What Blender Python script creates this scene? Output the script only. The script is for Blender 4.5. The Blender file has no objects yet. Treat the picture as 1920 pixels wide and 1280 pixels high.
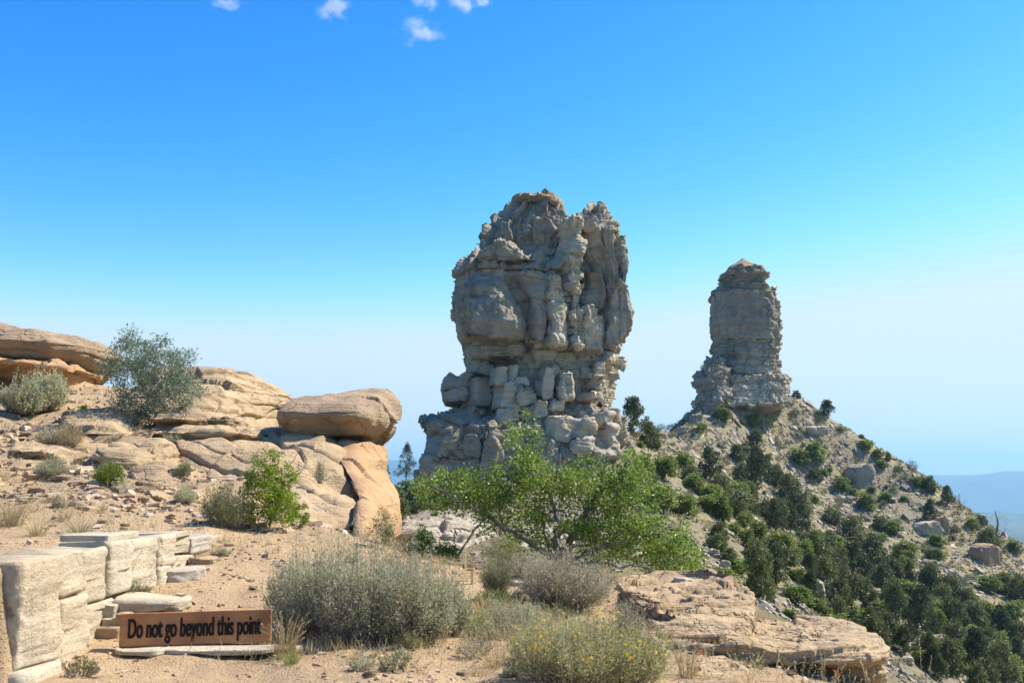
import bpy, math, random
import numpy as np
from mathutils import Vector

# ------------------------------------------------------------------ camera, sky, sun, exposure
S = bpy.context.scene
COL = S.collection
FPX = 1867.0                                   # focal length in photo pixels (35 mm on 36 mm film)
PITCH = math.atan(260 / FPX)
cam = bpy.data.cameras.new('camera')
camo = bpy.data.objects.new('camera', cam); COL.objects.link(camo); S.camera = camo
cam.lens = 35; cam.sensor_width = 36; cam.clip_start = .1; cam.clip_end = 60000
camo.location = (0, 0, 0); camo.rotation_euler = (math.pi / 2 + PITCH, 0, 0)
cam.dof.use_dof = True; cam.dof.focus_distance = 70; cam.dof.aperture_fstop = 5.0

SUN_AZ, SUN_EL = math.radians(71), math.radians(50)     # azimuth measured from +Y towards +X
SUNDIR = Vector((math.sin(SUN_AZ) * math.cos(SUN_EL), math.cos(SUN_AZ) * math.cos(SUN_EL), math.sin(SUN_EL)))
W = bpy.data.worlds.new('World'); S.world = W; W.use_nodes = True
wn = W.node_tree; wn.nodes.clear()
sky = wn.nodes.new('ShaderNodeTexSky'); sky.sky_type = 'NISHITA'; sky.sun_disc = False
sky.sun_elevation = SUN_EL; sky.sun_rotation = SUN_AZ; sky.altitude = 2100; sky.air_density = 1.1; sky.dust_density = 1.1; sky.ozone_density = 1.0
hs = wn.nodes.new('ShaderNodeHueSaturation'); hs.inputs['Saturation'].default_value = 1.35; hs.inputs['Value'].default_value = 1.0
hs.inputs['Hue'].default_value = 0.505
bg = wn.nodes.new('ShaderNodeBackground'); bg.inputs[1].default_value = 0.15
wo = wn.nodes.new('ShaderNodeOutputWorld')
wn.links.new(sky.outputs[0], hs.inputs['Color'])
def wm(op, a, b, c=None):
    n_ = wn.nodes.new('ShaderNodeMath'); n_.operation = op
    for i_, v_ in enumerate((a, b, c)):
        if v_ is None: continue
        if isinstance(v_, bpy.types.NodeSocket): wn.links.new(v_, n_.inputs[i_])
        else: n_.inputs[i_].default_value = v_
    return n_.outputs[0]
# camera-like sky response: deeper blue away from the sun, bright haze rolls off instead of clipping
sp_ = wn.nodes.new('ShaderNodeSeparateColor'); cb_ = wn.nodes.new('ShaderNodeCombineColor'); wn.links.new(hs.outputs[0], sp_.inputs[0])
B_ = wm('SMOOTH_MIN', wm('MULTIPLY', sp_.outputs[2], 1.), 3.75, .6)
G_ = wm('SMOOTH_MIN', wm('MULTIPLY', wm('POWER', sp_.outputs[1], 1.42), .675), 3.35, .9)
R_ = wm('SMOOTH_MIN', wm('MULTIPLY', wm('POWER', sp_.outputs[0], 2.4), .70), 2.8, 2.0)
wn.links.new(R_, cb_.inputs[0]); wn.links.new(G_, cb_.inputs[1]); wn.links.new(B_, cb_.inputs[2])
wn.links.new(cb_.outputs[0], bg.inputs[0]); wn.links.new(bg.outputs[0], wo.inputs[0])
sl = bpy.data.lights.new('sun', 'SUN'); sl.energy = 5.0; sl.angle = math.radians(.5); sl.color = (1, .955, .88)
so = bpy.data.objects.new('sun', sl); COL.objects.link(so)
so.rotation_euler = SUNDIR.to_track_quat('Z', 'Y').to_euler()
S.view_settings.view_transform = 'Standard'; S.view_settings.look = 'None'; S.view_settings.gamma = 1
S.view_settings.use_curve_mapping = False
S.view_settings.exposure = 0.9
S.render.engine = 'CYCLES'
S.cycles.max_bounces = 6; S.cycles.transparent_max_bounces = 8; S.cycles.volume_bounces = 0
S.render.resolution_x = 1024; S.render.resolution_y = 682

random.seed(7)
RNG = np.random.default_rng(11)

# ------------------------------------------------------------------ geometry helpers
CP, SP = math.cos(PITCH), math.sin(PITCH)
def P(px, py, d):
    """world point that the photo shows at pixel (px, py), d metres ahead"""
    xc = (np.asarray(px, float) - 960) / FPX; yc = (640 - np.asarray(py, float)) / FPX
    dy = CP - yc * SP; dz = SP + yc * CP
    return np.stack(np.broadcast_arrays(xc / dy * d, d + 0 * xc, dz / dy * d), -1)
def M(pxl, d): return pxl * d / FPX

_rs = np.random.RandomState(3)
PERM = np.tile(_rs.permutation(512), 4)
GR = _rs.normal(size=(512, 3)); GR /= np.linalg.norm(GR, axis=1)[:, None]
def gnoise(Q):
    Q = np.asarray(Q, float); I = np.floor(Q).astype(int); F = Q - I; I &= 511
    U = F * F * F * (F * (F * 6 - 15) + 10); out = 0
    for dx in (0, 1):
        for dy in (0, 1):
            for dz in (0, 1):
                h = PERM[PERM[PERM[(I[..., 0] + dx) & 511] + ((I[..., 1] + dy) & 511)] + ((I[..., 2] + dz) & 511)]
                g = GR[h & 511]
                dot = g[..., 0] * (F[..., 0] - dx) + g[..., 1] * (F[..., 1] - dy) + g[..., 2] * (F[..., 2] - dz)
                w = (U[..., 0] if dx else 1 - U[..., 0]) * (U[..., 1] if dy else 1 - U[..., 1]) * (U[..., 2] if dz else 1 - U[..., 2])
                out = out + w * dot
    return out * 1.6
def fbm(Q, octv=4, gain=.5):
    a, s, o = 1., 0, 0; Q = np.asarray(Q, float)
    for i in range(octv):
        s = s + a * gnoise(Q + 17.3 * i); Q = Q * 2.03; a *= gain
    return s
def ridged(Q, octv=3):
    a, s = 1., 0; Q = np.asarray(Q, float)
    for i in range(octv):
        s = s + a * (1 - 2 * np.abs(gnoise(Q + 9.1 * i))); Q = Q * 2.1; a *= .5
    return s
def h1(*k):
    """hash of integer arrays to 0..1"""
    x = 0.0
    for i, a in enumerate(k): x = x + np.asarray(a, float) * (12.9898, 78.233, 37.719, 4.581)[i]
    v = np.sin(x) * 43758.5453
    return v - np.floor(v)

def tag(o, label=None, cat=None, group=None, kind=None):
    if label: o['label'] = label
    if cat: o['category'] = cat
    if group: o['group'] = group
    if kind: o['kind'] = kind
    return o
def link(name, me, parent=None):
    o = bpy.data.objects.new(name, me); COL.objects.link(o)
    if parent is not None: o.parent = parent
    return o
def empty(name, loc=(0, 0, 0), label=None, cat=None, group=None):
    o = bpy.data.objects.new(name, None); COL.objects.link(o); o.location = tuple(loc)
    o.empty_display_size = .2
    return tag(o, label, cat, group)
def mesh_np(name, V, F, mat=None, smooth=True, rnd=None, extra=None):
    V = np.ascontiguousarray(V, np.float32).reshape(-1, 3); F = np.ascontiguousarray(F, np.int32)
    k = F.shape[1]; me = bpy.data.meshes.new(name)
    me.vertices.add(len(V)); me.vertices.foreach_set('co', V.ravel())
    ex = extra or []
    nl = F.size + sum(len(e) for e in ex)
    me.loops.add(nl); me.polygons.add(len(F) + len(ex))
    li = F.ravel(); ls = np.arange(len(F), dtype=np.int32) * k; lt = np.full(len(F), k, np.int32)
    p = F.size
    for e in ex:
        li = np.concatenate([li, np.asarray(e, np.int32)]); ls = np.append(ls, np.int32(p)); lt = np.append(lt, np.int32(len(e))); p += len(e)
    me.loops.foreach_set('vertex_index', li.astype(np.int32)); me.polygons.foreach_set('loop_start', ls.astype(np.int32))
    me.polygons.foreach_set('loop_total', lt.astype(np.int32))
    me.polygons.foreach_set('use_smooth', np.full(len(lt), smooth, bool))
    if rnd is not None:
        at = me.attributes.new('rnd', 'FLOAT', 'POINT'); at.data.foreach_set('value', np.ascontiguousarray(rnd, np.float32))
    if mat: me.materials.append(mat)
    me.update(calc_edges=True)
    return me
def build(name, V, F, mat, parent=None, origin=None, smooth=True, rnd=None, extra=None):
    """mesh object; with origin, V (world) is stored relative to it and the object stands there (or under parent)"""
    V = np.asarray(V, float).reshape(-1, 3)
    if origin is not None: V = V - np.asarray(origin)
    o = link(name, mesh_np(name, V, F, mat, smooth, rnd, extra), parent)
    if parent is None and origin is not None: o.location = tuple(origin)
    return o

# ------------------------------------------------------------------ materials
def newmat(name):
    m = bpy.data.materials.new(name); m.use_nodes = True; nt = m.node_tree; nt.nodes.clear()
    return m, nt
class N:
    def __init__(s, nt): s.nt = nt
    def n(s, t, **kw):
        nd = s.nt.nodes.new(t)
        for k, v in kw.items():
            if k.startswith('i_'):
                key = k[2:]; key = int(key) if key.isdigit() else key.replace('_', ' ')
                if isinstance(v, bpy.types.NodeSocket): s.nt.links.new(v, nd.inputs[key])
                else: nd.inputs[key].default_value = v
            else: setattr(nd, k, v)
        return nd
    def vec(s, scale=(1, 1, 1), obj=True):
        g = s.n('ShaderNodeNewGeometry') if not obj else s.n('ShaderNodeTexCoord')
        m = s.n('ShaderNodeMapping'); s.nt.links.new(g.outputs['Object' if obj else 'Position'], m.inputs[0]); m.inputs['Scale'].default_value = scale
        return m.outputs[0]
    def noise(s, vec, scale, detail=4, rough=.55):
        return s.n('ShaderNodeTexNoise', i_Vector=vec, i_Scale=scale, i_Detail=detail, i_Roughness=rough).outputs[0]
    def ramp(s, f, a, b):
        return s.n('ShaderNodeMapRange', i_0=f, i_1=a, i_2=b).outputs[0]
    def mix(s, f, a, b, mode='MIX'):
        nd = s.n('ShaderNodeMix', data_type='RGBA', blend_type=mode)
        for key, v in ((0, f), (6, a), (7, b)):
            if isinstance(v, bpy.types.NodeSocket): s.nt.links.new(v, nd.inputs[key])
            else: nd.inputs[key].default_value = v if key == 0 else (*v, 1)
        return nd.outputs[2]
    def math(s, op, a, b=0.):
        nd = s.n('ShaderNodeMath', operation=op)
        for i, v in enumerate((a, b)):
            if isinstance(v, bpy.types.NodeSocket): s.nt.links.new(v, nd.inputs[i])
            else: nd.inputs[i].default_value = v
        return nd.outputs[0]
    def out(s, shader): s.n('ShaderNodeOutputMaterial', i_0=shader)
def rock_mat(name, ca, cb, cc, stain, sc=1., bump=.5, strat=6., stain_amt=.5, bd=.1, crk=.55):
    """sandstone: two base tones, thin bedding tint, blotches, vertical weather streaks; sc = 1/metres of the pattern"""
    m, nt = newmat(name); q = N(nt)
    v = q.vec((1, 1, 1), False)
    big = q.ramp(q.noise(v, .35 * sc, 5, .6), .35, .68)
    c = q.mix(big, ca, cb)
    vs = q.vec((.25, .25, strat), False)
    lay = q.ramp(q.noise(vs, .9 * sc, 5, .65), .42, .7)
    c = q.mix(q.math('MULTIPLY', lay, .65), c, cc)
    vv = q.vec((1, 1, .12), False)
    st = q.ramp(q.noise(vv, .8 * sc, 4, .6), .52, .72)
    c = q.mix(q.math('MULTIPLY', st, stain_amt), c, stain)
    fine = q.noise(v, 9 * sc, 6, .7)
    c = q.mix(.35, c, q.n('ShaderNodeMapRange', data_type='FLOAT', i_0=fine, i_1=.25, i_2=.75, i_3=.25, i_4=.8).outputs[0], 'OVERLAY')
    # pitted, cracked relief
    wob = q.n('ShaderNodeTexNoise', i_Vector=v, i_Scale=1.1 * sc, i_Detail=5, i_Roughness=.65).outputs[1]
    wv = q.n('ShaderNodeVectorMath', operation='SCALE', i_0=wob); wv.inputs['Scale'].default_value = 1.3 / sc
    va = q.n('ShaderNodeVectorMath', operation='ADD', i_0=q.vec((1, 1, .75), False), i_1=wv.outputs[0]).outputs[0]
    vor = q.n('ShaderNodeTexVoronoi', feature='DISTANCE_TO_EDGE', i_Vector=va, i_Scale=.95 * sc).outputs['Distance']
    crack = q.math('MAXIMUM', q.ramp(vor, 0., .035), q.ramp(q.noise(v, .5 * sc, 2), .60, .44))
    hgt = q.math('ADD', q.math('MULTIPLY', q.noise(vs, 2.4 * sc, 6, .7), 1.1), q.math('MULTIPLY', fine, .55))
    hgt = q.math('ADD', hgt, q.math('MULTIPLY', crack, crk))
    b = q.n('ShaderNodeBump', i_Strength=bump, i_Distance=bd / sc, i_Height=hgt).outputs[0]
    bs = q.n('ShaderNodeBsdfPrincipled', i_Base_Color=c, i_Roughness=.92, i_Normal=b)
    bs.inputs['Specular IOR Level'].default_value = .15
    q.out(bs.outputs[0]); return m
def leaf_mat(name, ca, cb, trans=.35, gloss=.4, cc=None, ccamt=.06):
    m, nt = newmat(name); q = N(nt)
    r = q.n('ShaderNodeAttribute', attribute_name='rnd').outputs['Fac']
    c = q.mix(r, ca, cb)
    if cc: c = q.mix(q.math('GREATER_THAN', r, 1 - ccamt), c, cc)
    oi = q.n('ShaderNodeObjectInfo').outputs['Random']
    hv = q.n('ShaderNodeHueSaturation', i_Color=c, i_Value=q.n('ShaderNodeMapRange', i_0=oi, i_1=0., i_2=1., i_3=.78, i_4=1.2).outputs[0])
    bs = q.n('ShaderNodeBsdfPrincipled', i_Base_Color=hv.outputs[0], i_Roughness=gloss)
    bs.inputs['Specular IOR Level'].default_value = .25
    tr = q.n('ShaderNodeBsdfTranslucent', i_Color=q.mix(.5, hv.outputs[0], (1., 1., .1), 'MULTIPLY'))
    tr2 = q.n('ShaderNodeBsdfTranslucent', i_Color=hv.outputs[0])
    q.out(q.n('ShaderNodeMixShader', i_0=trans, i_1=bs.outputs[0], i_2=tr2.outputs[0]).outputs[0]); return m
def plain_mat(name, ca, cb=None, scale=8., rough=.85, stretch=(1, 1, 1), bump=.3, bd=.01):
    m, nt = newmat(name); q = N(nt); v = q.vec(stretch)
    f = q.noise(v, scale, 5, .65)
    c = q.mix(q.ramp(f, .3, .7), ca, cb or ca)
    b = q.n('ShaderNodeBump', i_Strength=bump, i_Distance=bd, i_Height=f).outputs[0]
    bs = q.n('ShaderNodeBsdfPrincipled', i_Base_Color=c, i_Roughness=rough, i_Normal=b); bs.inputs['Specular IOR Level'].default_value = .2
    q.out(bs.outputs[0]); return m

MAT = {}
MAT['grey_rock'] = rock_mat('grey_sandstone', (.42, .36, .265), (.29, .25, .185), (.22, .17, .115), (.10, .077, .055), sc=.32, bump=.7, strat=3, stain_amt=.6, bd=.11, crk=1.1)
MAT['pale_rock'] = rock_mat('pale_sandstone', (.53, .45, .325), (.41, .34, .24), (.30, .24, .165), (.18, .14, .10), sc=.4, bump=.6, strat=4, stain_amt=.35, bd=.10, crk=.9)
MAT['tan_rock'] = rock_mat('tan_sandstone', (.48, .345, .20), (.39, .28, .16), (.31, .20, .11), (.22, .16, .105), sc=1.3, bump=.75, strat=5, stain_amt=.4, bd=.11, crk=1.)
MAT['orange_rock'] = rock_mat('orange_sandstone', (.44, .28, .145), (.38, .23, .115), (.30, .165, .08), (.22, .14, .085), sc=1.3, bump=.6, strat=3, stain_amt=.5, bd=.09, crk=.9)
MAT['brown_rock'] = rock_mat('brown_sandstone', (.40, .285, .175), (.31, .22, .135), (.25, .17, .11), (.17, .125, .085), sc=1.3, bump=.8, strat=7, stain_amt=.5, bd=.11, crk=.9)
MAT['wall_rock'] = rock_mat('cream_sandstone', (.50, .425, .31), (.42, .345, .24), (.42, .30, .165), (.28, .23, .17), sc=3., bump=.9, strat=1, stain_amt=.65, crk=.2, bd=.10)
MAT['white_rock'] = rock_mat('white_sandstone', (.42, .365, .30), (.35, .295, .235), (.31, .245, .18), (.26, .21, .165), sc=5., bump=.5, strat=1, stain_amt=.3, crk=.2)
MAT['bark'] = plain_mat('grey_bark', (.13, .11, .09), (.27, .235, .20), 22, .9, (1, 1, .3))
MAT['dark_bark'] = plain_mat('dark_bark', (.045, .036, .03), (.11, .09, .075), 14, .9)
MAT['twig'] = plain_mat('pale_twig', (.34, .28, .22), (.20, .16, .125), 30)
MAT['oak'] = leaf_mat('oak_leaf', (.09, .165, .025), (.33, .41, .085), .5, .35)
MAT['lime'] = leaf_mat('lime_leaf', (.13, .22, .018), (.30, .38, .035), .5, .45, (.48, .42, .05), .12)
MAT['silver'] = leaf_mat('silver_green_leaf', (.12, .16, .09), (.27, .32, .20), .25, .4)
MAT['sage'] = leaf_mat('sage_leaf', (.29, .29, .15), (.58, .56, .36), .42, .6, (.52, .42, .24), .22)
MAT['grey_sage'] = leaf_mat('dry_sage_leaf', (.40, .36, .22), (.68, .61, .44), .4, .7, (.46, .33, .18), .25)
MAT['olive'] = leaf_mat('olive_leaf', (.17, .19, .07), (.33, .32, .14), .3, .5)
MAT['rabbit'] = leaf_mat('yellow_green_narrow_leaf', (.28, .29, .11), (.56, .53, .25), .42, .6, (.58, .44, .22), .25)
MAT['slope_grass'] = leaf_mat('slope_grass_blade', (.20, .20, .08), (.46, .38, .18), .3, .6)
MAT['straw'] = leaf_mat('dry_straw', (.36, .27, .12), (.56, .44, .24), .3, .6)
MAT['green_grass'] = leaf_mat('green_grass_blade', (.15, .20, .04), (.32, .34, .09), .35, .5)
MAT['flower'] = leaf_mat('yellow_flower_head', (.75, .48, .01), (.80, .60, .04), .25, .5)
MAT['red_flower'] = leaf_mat('red_flower_head', (.60, .10, .03), (.70, .2, .05), .25, .5)
MAT['pinyon'] = leaf_mat('pinyon_needles', (.045, .062, .022), (.135, .16, .055), .22, .5)
MAT['juniper'] = leaf_mat('juniper_scales', (.075, .095, .03), (.22, .235, .08), .25, .5)
MAT['scrub_oak'] = leaf_mat('scrub_oak_leaf', (.11, .16, .03), (.29, .33, .085), .38, .4)
MAT['scrub'] = leaf_mat('grey_scrub_leaf', (.11, .13, .07), (.21, .22, .13), .2, .6)
MAT['dead'] = plain_mat('dead_branch', (.13, .10, .085), (.24, .20, .17), 4)
MAT['spruce'] = leaf_mat('blue_fir_needles', (.05, .075, .055), (.10, .13, .10), .15, .5)
# ------------------------------------------------------------------ terrain height functions
class Field:
    """smooth height surface through control points (x, y, z): biharmonic-like kernel"""
    def __init__(s, pts, c=1.0, lam=1e-3, scale=1.):
        A = np.array(pts, float); s.X = A[:, :2] / scale; s.sc = scale; n = len(A); s.c = c
        D = np.linalg.norm(s.X[:, None] - s.X[None], axis=-1); K = -np.sqrt(D * D + c * c) + lam * np.eye(n)
        B = np.c_[np.ones(n), s.X]; Mx = np.block([[K, B], [B.T, np.zeros((3, 3))]])
        s.w = np.linalg.solve(Mx, np.r_[A[:, 2], 0, 0, 0]); s.n = n
    def __call__(s, x, y):
        q = np.stack([np.ravel(x), np.ravel(y)], -1) / s.sc; out = np.empty(len(q))
        for i in range(0, len(q), 20000):
            c_ = q[i:i + 20000]; D2 = ((c_[:, None] - s.X[None]) ** 2).sum(-1)
            out[i:i + 20000] = -np.sqrt(D2 + s.c ** 2) @ s.w[:s.n] + s.w[s.n] + c_ @ s.w[s.n + 1:]
        return out.reshape(np.shape(x))
def sstep(a, b, x):
    t = np.clip((np.asarray(x, float) - a) / (b - a), 0, 1); return t * t * (3 - 2 * t)

fore_px = [(-250, 1360, 6), (0, 1290, 6.7), (300, 1290, 6.7), (700, 1290, 6.8), (1000, 1290, 6.9), (1300, 1300, 7), (1600, 1340, 7.2), (1900, 1400, 7.6),
    (60, 1250, 7.2), (220, 1218, 7.7), (508, 1208, 7.85), (350, 1135, 8.7), (620, 1190, 8.2), (700, 1180, 8.4), (850, 1160, 8.8), (1000, 1180, 8.6), (450, 1062, 10.2), (300, 1060, 10.2),
    (430, 992, 12.6), (600, 990, 13), (700, 1014, 13), (780, 1045, 12.6), (900, 1060, 12.4), (1000, 1068, 12.4), (1150, 1092, 11.8), (1250, 1104, 11.4),
    (1200, 1170, 9.6), (1300, 1190, 9.2), (1400, 1160, 10.2), (1500, 1250, 8.8), (1150, 1130, 10.5), (1000, 1110, 10.6), (800, 1110, 10.4), (600, 1090, 10.2),
    (60, 1010, 10.5), (100, 960, 12.2), (0, 980, 11.5), (150, 905, 15), (300, 905, 15.6), (0, 920, 14.5), (100, 850, 17.5), (300, 852, 18), (300, 812, 20), (100, 785, 21), (0, 750, 23), (200, 760, 22.5),
    (400, 905, 15.8), (330, 950, 13.6), (-300, 900, 15), (-300, 760, 22), (-300, 1000, 10.5)]
fore_w = [(0, 0, -1.6), (-4, 0, -1.5), (5, 0, -1.9), (0, -5, -1.6), (-12, 2, -1.0), (-14, 14, .5), (-14, 25, 2.6), (-9, 27, 2.2), (-5, 28, 1), (-4.5, 20, .8), (-3.2, 16, -.6), (-2.2, 16, -1.6),
    (-1, 15.2, -1.9), (1, 15.5, -2.2), (3, 14.6, -2.6), (-1.2, 20, -3.6), (0, 20, -4), (3, 18, -4.5), (4.6, 12, -3.6), (4.6, 9.5, -2.7), (3.7, 10.6, -2.0), (7, 12, -5.5), (7, 7, -4), (6, 4, -2.8), (8, 0, -3.5), (-1, 27, -5), (4, 26, -7)]
FF = Field([tuple(P(*t)) for t in fore_px] + fore_w, c=.15, lam=.02)
def wall_x(y): return -3.16 - .045 * (y - 6.6)
def fore_h(x, y, detail=True):
    x = np.asarray(x, float); y = np.asarray(y, float)
    z = FF(x, y)
    k = sstep(-.02, -.16, x - wall_x(y)) * sstep(0, 1, (y - (6.45 - 4 * sstep(-3.75, -5.2, x))) / (.15 + 3.9 * sstep(-3.75, -5.2, x))) * sstep(13.2, 11.4, y)
    z = z * (1 - k) + np.maximum(z, -.56) * k
    if detail:
        q = np.stack([x, y, 0 * x], -1)
        z = z + .055 * fbm(q * .9, 3) + .014 * fbm(q * 5 + 3, 3)
        far = sstep(12.6, 16, y)
        q2 = np.stack([x, y, z * 3], -1)
        z = z + far * .09 * fbm(q2 * 1.3 + 9, 4)
        zz = z / .17 + .5 * fbm(q * .5 + 60, 2); st = zz - np.floor(zz)     # worn rock steps showing through the soil of the left slope
        z = z + far * .17 * (sstep(.0, .25, st) - st) * sstep(-.1, .25, gnoise(q * .7 + 70)) * .8
    return z

hill_px = [(1130, 785, 126), (1200, 795, 150), (1240, 803, 165), (1290, 793, 185), (1335, 752, 203), (1400, 742, 210), (1480, 738, 218), (1520, 760, 217), (1560, 787, 215), (1640, 838, 210), (1720, 888, 205), (1800, 948, 198), (1870, 1003, 190), (1920, 1038, 185), (2100, 1170, 175),
    (850, 1010, 24), (780, 1010, 22), (1000, 1005, 30), (1100, 985, 42), (1000, 940, 85), (1150, 1000, 45), (1250, 1062, 38), (1350, 1105, 42), (1450, 1205, 42), (1600, 1300, 45), (1300, 1003, 60), (1400, 1033, 75),
    (1280, 935, 86), (1200, 882, 106), (1150, 835, 118), (1500, 1123, 75), (1600, 1203, 70), (1700, 1285, 68), (1350, 985, 84), (1500, 1095, 112), (1400, 1000, 105),
    (1700, 1160, 130), (1850, 1285, 110), (1700, 1003, 185), (1850, 1105, 160), (1600, 903, 203), (1600, 1003, 175), (1500, 903, 200), (1500, 1000, 160), (1400, 853, 196), (1400, 905, 172), (1300, 853, 165), (1300, 903, 132), (1600, 1100, 140), (1780, 1205, 128), (1950, 1200, 140),
    (850, 912, 112), (950, 905, 108), (1050, 880, 112), (1450, 800, 208), (1550, 860, 206), (1250, 840, 150), (750, 965, 66), (800, 945, 90)]
hill_w = [(-14, 70, -9), (-30, 80, -20), (-14, 30, -7), (-25, 40, -14), (-60, 60, -30), (-60, 160, -45), (-20, 170, -25), (-5, 150, -12), (20, 185, -8), (45, 240, -8), (70, 250, -6), (95, 235, -14), (120, 215, -30), (0, 260, -45), (160, 280, -60), (150, 120, -45), (120, 60, -45), (60, 22, -28), (30, 22, -14), (15, 16, -8.5), (4, 16, -4.0), (0, 18, -3.2), (30, 300, -60), (-4, 22, -3.4)]
HF = Field([tuple(P(*t)) for t in hill_px] + hill_w, c=2.5, lam=1.)
def hill_h(x, y, detail=True):
    x = np.asarray(x, float); y = np.asarray(y, float)
    z = HF(x, y)
    if detail:
        q = np.stack([x, y, 0 * x], -1); near = sstep(15, 60, y)
        z = z + (.25 + .55 * near) * fbm(q * .07, 4) + .16 * near * ridged(q * .45 + 5, 3) * .6
        # ledges where bedding crops out
        zz = z * .55 + .6 * fbm(q * .05 + 30, 2); st = np.abs(zz - np.round(zz)) * 2
        z = z + .22 * near * sstep(.75, 1, st) * (gnoise(q * .12 + 50) > .05)
    return z
def grid_xy(xs, ys):
    X, Y = np.meshgrid(xs, ys); return X, Y
def grid_faces(ny, nx):
    i = np.arange(ny * nx).reshape(ny, nx)
    return np.stack([i[:-1, :-1], i[:-1, 1:], i[1:, 1:], i[1:, :-1]], -1).reshape(-1, 4)
class HG:
    def __init__(s, fn, xs, ys):
        s.xs, s.ys = xs, ys; s.X, s.Y = grid_xy(xs, ys); s.Z = fn(s.X, s.Y)
    def z(s, x, y):
        i = np.clip(np.interp(x, s.xs, np.arange(len(s.xs))), 0, len(s.xs) - 1.001); j = np.clip(np.interp(y, s.ys, np.arange(len(s.ys))), 0, len(s.ys) - 1.001)
        a = np.floor(i).astype(int); b = np.floor(j).astype(int); u = i - a; v = j - b; Z = s.Z
        return (Z[b, a] * (1 - u) + Z[b, a + 1] * u) * (1 - v) + (Z[b + 1, a] * (1 - u) + Z[b + 1, a + 1] * u) * v
    def build(s, name, mat):
        V = np.stack([s.X, s.Y, s.Z], -1)
        return tag(build(name, V, grid_faces(*s.X.shape), mat), kind='structure')
ys = np.concatenate([np.arange(-4, 5, .25), np.arange(5, 14, .035), np.arange(14, 28, .08)])
FG = HG(fore_h, np.concatenate([np.arange(-14, -6, .12), np.arange(-6, 5.2, .05), np.arange(5.2, 9, .2)]), ys)
HGr = HG(hill_h, np.concatenate([np.arange(-60, -20, 2.), np.arange(-20, 125, .62), np.arange(125, 160, 3.)]), np.concatenate([np.arange(15, 60, .5), np.arange(60, 230, .7), np.arange(230, 300, 3.)]))
def raycast(G, px, py, d0, d1, step=.2):
    ds = np.arange(d0, d1, step); Q = P(px, py, ds[:, None][:, 0]) if False else np.array([P(px, py, d) for d in (d0, d1)])
    t = (ds - d0) / (d1 - d0); Q = Q[0] * (1 - t)[:, None] + Q[1] * t[:, None]
    below = Q[:, 2] < G.z(Q[:, 0], Q[:, 1])
    k = np.argmax(below)
    if not below.any(): return None
    return Q[k]
def fhit(px, py, d0=5.5, d1=27):
    r = raycast(FG, px, py, d0, d1, .03)
    if r is None and py > 900:      # ray passes over the brow: nearest ground under it
        ds = np.arange(6, 14, .05); Q = np.array([P(px, py, d) for d in ds]); g = FG.z(Q[:, 0], Q[:, 1]); k = int(np.argmin(Q[:, 2] - g)); r = np.array([Q[k, 0], Q[k, 1], g[k]])
    return r
def hhit(px, py, d0=22, d1=235):
    for k in range(60):
        r = raycast(HGr, px, py + k * 1.0, d0, d1, .4)
        if r is not None: return r
    return P(px, py, 200)

# ground materials
def soil_mat():
    m, nt = newmat('sandy_soil'); q = N(nt); v = q.vec((1, 1, 1), False)
    c = q.mix(q.ramp(q.noise(v, .8, 5, .6), .35, .7), (.44, .305, .17), (.35, .245, .14))
    c = q.mix(q.math('MULTIPLY', q.ramp(q.noise(v, 6, 6, .7), .5, .75), .5), c, (.30, .20, .125))
    vo = q.n('ShaderNodeTexVoronoi', i_Vector=v, i_Scale=38.).outputs
    peb = q.ramp(vo['Distance'], .35, .15)
    c = q.mix(q.math('MULTIPLY', peb, q.ramp(q.noise(v, 2.2, 3), .42, .6)), c, q.mix(vo['Color'], (.26, .16, .10), (.52, .41, .29)))
    hgt = q.math('ADD', q.noise(v, 20, 8, .72), q.math('MULTIPLY', peb, .35))
    b = q.n('ShaderNodeBump', i_Strength=.9, i_Distance=.03, i_Height=hgt).outputs[0]
    bs = q.n('ShaderNodeBsdfPrincipled', i_Base_Color=c, i_Roughness=.95, i_Normal=b); bs.inputs['Specular IOR Level'].default_value = .1
    q.out(bs.outputs[0]); return m
def hill_mat():
    m, nt = newmat('scree_slope'); q = N(nt); v = q.vec((1, 1, 1), False)
    c = q.mix(q.ramp(q.noise(v, .06, 5, .6), .4, .62), (.30, .245, .155), (.36, .285, .15))
    c = q.mix(q.math('MULTIPLY', q.ramp(q.noise(v, .35, 5, .65), .5, .68), .8), c, (.36, .31, .13))
    c = q.mix(q.math('MULTIPLY', q.ramp(q.noise(v, .9, 6, .7), .53, .68), .8), c, (.13, .135, .05))
    vo = q.n('ShaderNodeTexVoronoi', i_Vector=v, i_Scale=1.6).outputs
    c = q.mix(q.math('MULTIPLY', q.ramp(vo['Distance'], .5, .3), .6), c, q.mix(vo['Color'], (.17, .145, .11), (.36, .315, .24)))
    hgt = q.math('ADD', q.noise(v, 1.6, 8, .75), q.math('MULTIPLY', q.ramp(vo['Distance'], .6, .1), .4))
    b = q.n('ShaderNodeBump', i_Strength=1., i_Distance=.5, i_Height=hgt).outputs[0]
    bs = q.n('ShaderNodeBsdfPrincipled', i_Base_Color=c, i_Roughness=.95, i_Normal=b); bs.inputs['Specular IOR Level'].default_value = .1
    q.out(bs.outputs[0]); return m
MAT['soil'] = soil_mat(); MAT['hill'] = hill_mat()
FG.build('ground', MAT['soil'])
HGr.build('hillside', MAT['hill'])

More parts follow.
